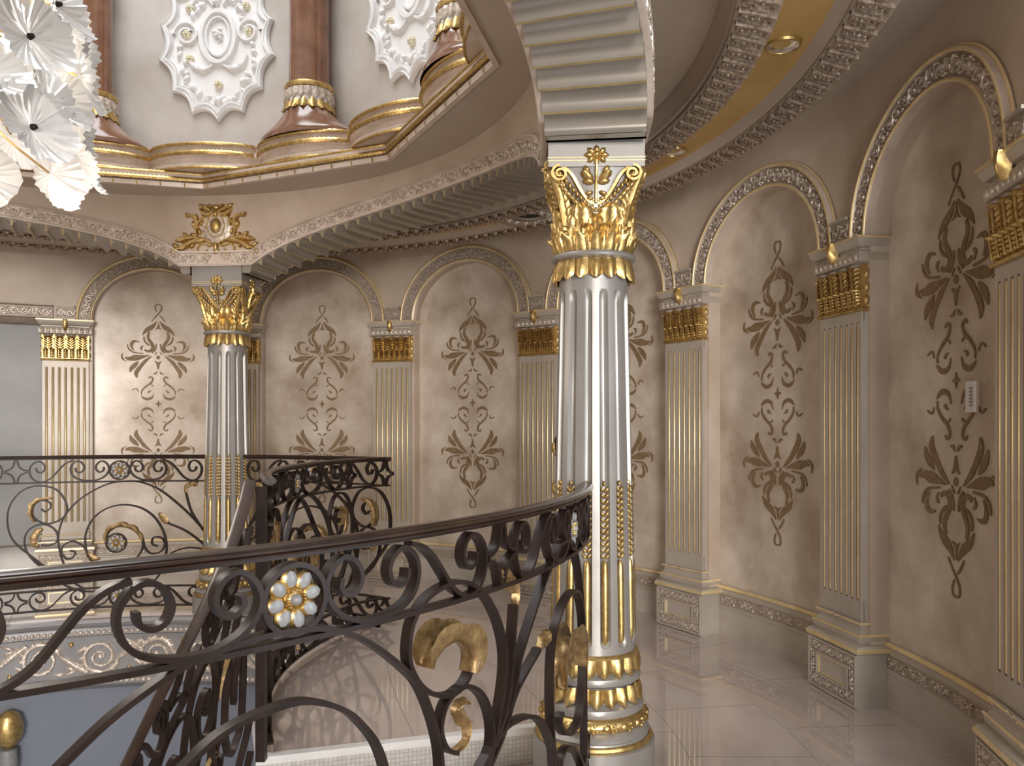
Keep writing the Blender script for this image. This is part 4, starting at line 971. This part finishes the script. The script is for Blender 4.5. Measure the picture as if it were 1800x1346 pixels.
# near panel
bn = rad(AC0)*RR; kn = .876
rn_ = thing('railing', 'big dark bronze scroll railing curving across the foreground to the near column', 'railing', pt(-35, RR, 0), 0, 'balustrade panels round the stair well')
fm3 = inv(rn_, fR); T_, W_ = .0175, .038
rails(rn_, [rad(a)*RR for a in range(-78, -4, 2)]+[rad(-4.6)*RR], fm3)
make_bands(rn_, fm3, -1, kn, bn)
us = bn-kn*SOFF; ur = us-(SOFF-ROFF)*1.0
for z0, z1 in ((ZL, ZT-.036), (ZB0, ZB1)):
    band(rn_, fm3, us, ur, z0, z1); rosette(rn_, fm3, ur, (z0+z1)/2, .078)
    band(rn_, fm3, 2*ur-us, ur, z0, z1); star(rn_, fm3, 2*ur-us, z0, z1)
N_ = lambda p: [px(x, y, RR, False) for x, y in p]
for p in ([(60, 1392), (107, 1344), (187, 1267), (267, 1205), (333, 1163), (400, 1136), (480, 1112), (554, 1103), (606, 1111), (657, 1136), (709, 1177), (734, 1206), (755, 1257), (768, 1309), (772, 1360), (772, 1440)],
          [(270, 1400), (324, 1346), (357, 1313), (391, 1286), (441, 1259), (516, 1233), (567, 1235), (606, 1249), (631, 1270), (657, 1303), (673, 1346), (680, 1400), (676, 1470)],
          [(700, 1440), (748, 1400), (835, 1372), (858, 1330), (870, 1270), (880, 1210), (884, 1160), (880, 1120), (868, 1080), (848, 1045), (823, 1026), (800, 1022), (775, 1030), (745, 1052), (722, 1090), (714, 1135), (717, 1170), (734, 1202), (758, 1219), (785, 1221), (806, 1208), (820, 1186), (826, 1160), (820, 1135), (800, 1120)],
          [(979, 958), (950, 1030), (912, 1147), (897, 1225), (866, 1295), (835, 1372), (800, 1420)],
          [(902, 1062), (896, 1150), (888, 1230), (866, 1310)],
          [(944, 1140), (905, 1210), (880, 1290), (850, 1360)],
          [(800, 1322), (782, 1316), (771, 1290), (772, 1262), (784, 1229), (812, 1205), (838, 1214), (853, 1239), (861, 1275), (858, 1320), (840, 1380)],
          [(815, 1400), (843, 1346), (879, 1285), (904, 1265), (930, 1258), (948, 1267), (963, 1296), (976, 1346), (982, 1400)]):
    piece(rn_, 'field_scroll', N_(p), fm3, 4)
for p in ([(978, 1420), (970, 1330), (966, 1250), (966, 1170), (972, 1110), (984, 1070), (997, 1046), (1008, 1038), (1016, 1048), (1021, 1080), (1023, 1130), (1022, 1200), (1016, 1260), (1004, 1285), (990, 1288), (981, 1270), (985, 1252)],
          [(979, 958), (992, 950), (1003, 956), (1012, 985), (1019, 1040), (1024, 1120), (1026, 1250), (1026, 1400)],
          [(1022, 1350), (1010, 1320), (996, 1312), (984, 1330), (980, 1370)]):
    piece(rn_, 'field_scroll', N_(p), fm3, 4)
leaf_on(rn_, N_([(1021, 1165), (1017, 1128), (1005, 1112), (992, 1120), (983, 1160), (983, 1215)]), .060, .016, fm3, lobes=2)
flat_leaf(rn_, N_([(984, 1210), (990, 1180), (1000, 1150), (1008, 1122)]), .06, fm3)
leaf_on(rn_, N_([(826, 1180), (829, 1150), (818, 1125), (795, 1112), (770, 1125), (752, 1150), (745, 1172)]), .072, .018, fm3, lobes=2)
flat_leaf(rn_, N_([(904, 1062), (905, 1035), (892, 1018), (878, 1012), (877, 1000)]), .030, fm3)
flat_leaf(rn_, N_([(945, 1142), (950, 1128), (962, 1120), (958, 1108)]), .030, fm3)
flat_leaf(rn_, N_([(795, 1320), (815, 1305), (820, 1275), (808, 1258), (800, 1245), (812, 1232), (822, 1236)]), .022, fm3)
T_, W_ = .0125, .032
# landing panel
LR = [(x+.06, y) for x, y in LAND]
LL = [0]
for a, b in zip(LR, LR[1:]): LL.append(LL[-1]+math.dist(a, b))
import bisect
def fland(u, z, h):
    i = max(0, min(len(LR)-2, bisect.bisect(LL, u)-1)); t = (u-LL[i])/(LL[i+1]-LL[i]); a, b = LR[i], LR[i+1]
    dx, dy = b[0]-a[0], b[1]-a[1]; l = math.hypot(dx, dy); return (a[0]+dx*t-dy/l*h, a[1]+dy*t+dx/l*h, z)
ld = thing('railing', 'dark iron scroll railing along the inner edge of the stair landing', 'railing', (LR[10][0], LR[10][1], 0), 0, 'balustrade panels round the stair well')
fm4 = inv(ld, fland); LT = LL[-1]
rails(ld, [.03+(LT-.09)*i/24 for i in range(25)], fm4)
for z0, z1 in ((ZL, ZT-.036), (ZB0, ZB1)):
    for u in (.24, LT*.55): rosette(ld, fm4, u, (z0+z1)/2, .078)
    for u in (LT*.33, LT*.85): star(ld, fm4, u, z0, z1)
    band(ld, fm4, LT*.36, .24, z0, z1); band(ld, fm4, LT*.33, LT*.55, z0, z1); band(ld, fm4, LT*.85, LT*.55, z0, z1)
def cell(root, fm, us, d, leaves=True, lo=-9, hi=9):                   # star-centred field motif
    k = d/(SOFF-ROFF)
    for p in FIELD[:5]:
        q = [(us+k*((b1+SOFF)-u), z) for u, z in Zf(p, 1, 1., b1)]; q = [v for v in q if lo < v[0] < hi]
        if len(q) > 3: piece(root, 'field_scroll', q, fm, 4)
    q = lambda p: [(us+k*((b1+SOFF)-u), z) for u, z in Zf(p, 1, 1., b1)]
    if not leaves: return
    leaf_on(root, q([(225, 590), (205, 540), (212, 480), (260, 440), (345, 425)]), .040, .014, fm)
    if lo < q([(760, 612)])[0][0] < hi: leaf_on(root, q([(690, 715), (700, 655), (760, 612), (840, 612), (910, 650), (950, 710)]), .045, .018, fm)
    flat_leaf(root, q([(260, 745), (225, 735), (225, 690), (255, 645), (285, 640)]), .030, fm)
cell(ld, fm4, LT*.33, LT*.2, True, .06, LT-.06); cell(ld, fm4, LT*.33, -LT*.2, True, .06, LT-.06); cell(ld, fm4, LT*.85, -LT*.22, True, .06, LT-.06)
# stair panel, going down clockwise round the inner edge of the flight
RS = 1.47
SP = [px(x, y, RS, False) for x, y in ((440, 846), (427, 891), (403, 963), (347, 1088), (288, 1203), (224, 1333), (180, 1420))]
SPc = cat(SP, 4)
def zst(u):
    q = sorted(SPc)
    if u >= q[-1][0]: return 0
    i = max(0, min(len(q)-2, bisect.bisect([a for a, _ in q], u)-1)); t = (u-q[i][0])/(q[i+1][0]-q[i][0]); return q[i][1]+(q[i+1][1]-q[i][1])*t-ZT
fS = cyl_map(RS)
sr = thing('railing', 'dark bronze stair railing plunging down from the landing to the lower hall', 'railing', pt(-12, RS, -.6), 0, 'balustrade panels round the stair well')
fs0 = inv(sr, fS); fm5 = lambda u, z, h: fs0(u, z+zst(u), h)
u0, u1 = min(SPc)[0], max(SPc)[0]
rails(sr, [u1+(u0-u1)*i/20 for i in range(21)], fm5)
for z0, z1 in ((ZL, ZT-.036), (ZB0, ZB1)): band(sr, fm5, u1-.42, u1-.08, z0, z1); star(sr, fm5, u1-.50, z0, z1); band(sr, fm5, u1-.56, u0, z0, z1)
cell(sr, fm5, u1-.48, -.42, False, u0, u1-.06); cell(sr, fm5, u1-.48, .36, False, u0, u1-.06)
flat_leaf(sr, [(u1-.30, .80), (u1-.26, .86), (u1-.20, .86), (u1-.15, .80)], .035, fm5); flat_leaf(sr, [(u1-.42, .55), (u1-.36, .60), (u1-.30, .58)], .035, fm5)
part('newel', MB().box(-.022, .022, -.022, .022, 0, 1.30, lambda x, y, z: tuple(Vector((x+LR[0][0]-.03, y+LR[0][1]-.05, z))-Vector(sr.location))), 'iron', sr, 20)

# ------------------------------------------------------------------ stair flight and landing edge
st = thing('staircase', 'marble stair flight with mosaic risers dropping from the landing', 'staircase', (LAND[0][0]+.7, LAND[0][1]+.2, -1.2))
so = Vector(st.location)
def rim(k):
    ai, ao = -.8-6.2*k, 8-6.2*k; return pt(ai, 1.48, 0), pt(ao, EDGE-.03, 0)
for k in range(9):
    (ax, ay, _), (bx, by, _) = rim(k); (cx_, cy_, _), (dx_, dy_, _) = rim(k+1); z = -.2*(k+1); zt_ = z+.2
    L3 = lambda x, y, zz: (x-so.x, y-so.y, zz-so.z)
    m = MB(); m.poly([L3(ax, ay, z), L3(bx, by, z), L3(dx_, dy_, z), L3(cx_, cy_, z)]); part('tread', m, 'floor', st, 0)
    length = math.hypot(bx-ax, by-ay); an = math.atan2(by-ay, bx-ax)
    r_ = MB().box(0, length, 0, .012, -.2, -.035); ro = part('mosaic_riser', r_, 'mosaic', st, 20, loc=L3(ax, ay, zt_)); ro.rotation_euler = (0, 0, an)
    n_ = MB().box(-.01, length, -.025, .03, -.036, .001); no = part('nosing', n_, 'marblew', st, 20, loc=L3(ax, ay, zt_)); no.rotation_euler = (0, 0, an)
sg = MB(); rows = []
for k in range(10): p = rim(k)[0]; z = -.2*k; rows.append([(p[0]-so.x, p[1]-so.y, z-.0-so.z), (p[0]-so.x, p[1]-so.y, z-.5-so.z)])
sg.grid(rows); part('inner_string', sg, 'marblew', st, 30)
le = MB(); le.grid([[(x, y, -.001), (x-.012, y, -.03), (x, y, -.05), (x, y, -.32)] for x, y in LAND]); struct('trim_7', le, 'marblew', origin=(LAND[12][0], LAND[12][1], -.1))

# ------------------------------------------------------------------ chandelier
ch = thing('chandelier', 'frosted glass petal chandelier with gold arms hanging at the left edge', 'chandelier', (CX, CY, 2.7))
def ruffle(r, dep, seed):
    rn = random.Random(seed); m = MB(); rows = []; n = 64
    for i in range(9):
        q = i/8; row = []
        for k in range(n):
            t = 2*pi*k/n; rad_ = r*q*(1+.03*sin(5*t+seed)*q+.02*sin(16*t))
            row.append((rad_*cos(t), rad_*sin(t), dep*q*q+r*.07*q*q*sin(6*t+seed)+r*.045*q*(1 if k % 2 else -1)))
        rows.append(row)
    m.grid(rows, cv=True); return m.mesh('glass_petal_flower', 'glass', 80)
st_ = MB(); lathe(st_, [(.0, .0), (.03, .01), (.05, .06), (.03, .12), (.02, .2), (.05, .3), (.02, .4), (.018, 3.8)], 16); part('stem', st_, 'gold', ch)
pl = bpy.data.lights.new('chandelier_glow', 'POINT'); pl.energy = 42; pl.color = (1.0, .90, .80); pl.shadow_soft_size = .35
po = bpy.data.objects.new('chandelier_glow', pl); COL.objects.link(po); po.location = (CX, CY, 2.2)
fls = [ruffle(.20, .06, s) for s in range(4)]
for ti, (z, R, n, a0, tilt) in enumerate(((.26, .53, 8, -22, 1.25), (.46, .47, 8, 0, 1.0), (.66, .55, 8, -25, 1.35), (.92, .50, 8, -2, 1.2))):
    for k in range(n):
        a = rad(a0+k*360/n)
        o = link('glass_petal_flower', fls[(k+ti) % 4], ch, (R*cos(a), R*sin(a), z)); o.rotation_euler = (0, tilt, a)
        ar = MB(); p = cat([(0.02, z+.1), (.15, z+.16), (.32, z+.08), (R-.02, z)], 4)
        rows = [[((x+.008*cos(q)*0)*cos(a)-.008*sin(q)*sin(a), x*sin(a)+.008*sin(q)*cos(a), zz+.008*cos(q)) for q in (0, 1.57, 3.14, 4.71)] for x, zz in p]
        ar.grid(rows, cv=True); part('gold_arm', ar, 'gold', ch, 60)
        cn = MB(); blob(cn, 0, 0, .016, .016, .03, lambda x, y, h: ((R+.01+h)*cos(a)-x*sin(a), (R+.01+h)*sin(a)+x*cos(a), z+y)); part('flower_centre', cn, 'iron', ch, 60)
        if ti >= 2:
            bl = MB(); lathe(bl, [(.0, z-.03), (.022, z-.01), (.026, z+.02), (.0, z+.06)], 10, ((R-.14)*cos(a), (R-.14)*sin(a))); part('bulb', bl, 'bulb', ch, 60)

# ------------------------------------------------------------------ small things
def downlight(a, R, lb):
    o = thing('downlight', lb, 'ceiling light', pt(a, R, 3.345), rad(a), 'downlights in the gold ceiling strip')
    m = MB(); lathe(m, [(.070, -.002), (.072, -.010), (.080, -.010), (.084, .002)], 28); part('trim_ring', m, 'gold', o)
    m = MB(); lathe(m, [(.071, -.006), (.060, .0), (.03, .006), (.001, .007)], 28); part('reflector', m, 'chrome', o)
downlight(-2.7, 3.955, 'chrome downlight in the gold ceiling strip at the upper right'); downlight(19.0, 3.955, 'chrome downlight in the gold ceiling strip beside the near capital')
ve = thing('ceiling_rosette', 'round carved ceiling rosette with a dark hole behind the near capital', 'ceiling rosette', pt(44.3, 3.97, 3.345), rad(44.3))
m = MB(); lathe(m, [(.10, -.03), (.11, -.045), (.13, -.04), (.25, -.055), (.28, -.06), (.30, -.05), (.31, -.01), (.31, .0)], 40); part('ring', m, 'ground', ve)
m = MB()
for k in range(14):
    t = 2*pi*k/14; f_ = lambda x, y, h: ((.19+y)*cos(t+x/.19), (.19+y)*sin(t+x/.19), -.047-h)
    ridge(m, spiral(0, 0, .036, .01, k, 1.3, 10), .010, .018, f_); blob(m, .04, .03, .016, .01, .015, f_, .5, 6); blob(m, .04, -.035, .016, .01, .015, f_, -.5, 6)
part('carved_leaves', m, 'carve', ve, 60)
m = MB(); lathe(m, [(.001, -.02), (.1, -.025)], 30); part('dark_hole', m, 'dark', ve)
kp = thing('keypad', 'white light switch keypad on the right niche wall', 'light switch', pt(-1.40, RN-.001, 1.726), rad(-1.40))
part('plate', MB().box(-.012, 0, -.052, .052, -.073, .073), 'plastic', kp, 20)
for i in range(6): part('button', MB().box(-.016, -.012, -.012, .012, -.045+i*.016, -.036+i*.016), 'slot', kp, 20)
part('side_lip', MB().box(-.018, -.011, -.054, -.036, -.073, .073), 'white', kp, 20)
# floor candelabrum behind the near column
cd = thing('candelabrum', 'dark ornate gilt floor candelabrum half hidden behind the near column', 'candelabrum', (.37, 6.05, 0))
m = MB(); lathe(m, [(.0, 0), (.16, 0), (.16, .03), (.10, .06), (.05, .12), (.03, .3), (.05, .36), (.07, .42), (.05, .48), (.025, .55), (.02, 1.0), (.04, 1.06), (.06, 1.12), (.04, 1.18), (.02, 1.3), (.05, 1.36), (.075, 1.42), (.05, 1.5), (.02, 1.56), (.03, 1.62), (.01, 1.70)], 20); part('stand', m, 'iron', cd)
m = MB()
for z in (.40, 1.12, 1.42):
    for k in range(7):
        t = 2*pi*k/7; f_ = lambda x, y, h: ((.055+h)*cos(t+x/.06), (.055+h)*sin(t+x/.06), z+y); blob(m, 0, 0, .02, .05, .03, f_, 0, 8)
part('gilt_leaves', m, 'gold', cd, 60)
# sconce on the lower hall wall
sc = thing('wall_sconce', 'gold bowl sconce on the lower hall wall at the left edge', 'wall light', pt(117.2, 2.9, -1.0), rad(117.2))
m = MB(); lathe(m, [(.0, .0), (.05, .02), (.10, .09), (.11, .18), (.08, .27), (.03, .30), (.0, .31)], 24); part('gold_bowl', m, 'gold', sc)
m = MB(); lathe(m, [(.0, -.32), (.03, -.3), (.07, -.12), (.06, 0), (.0, .01)], 20); part('glass_drop', m, 'petal', sc)
part('bracket', MB().box(.0, .10, -.02, .02, .05, .12), 'gold', sc, 20)
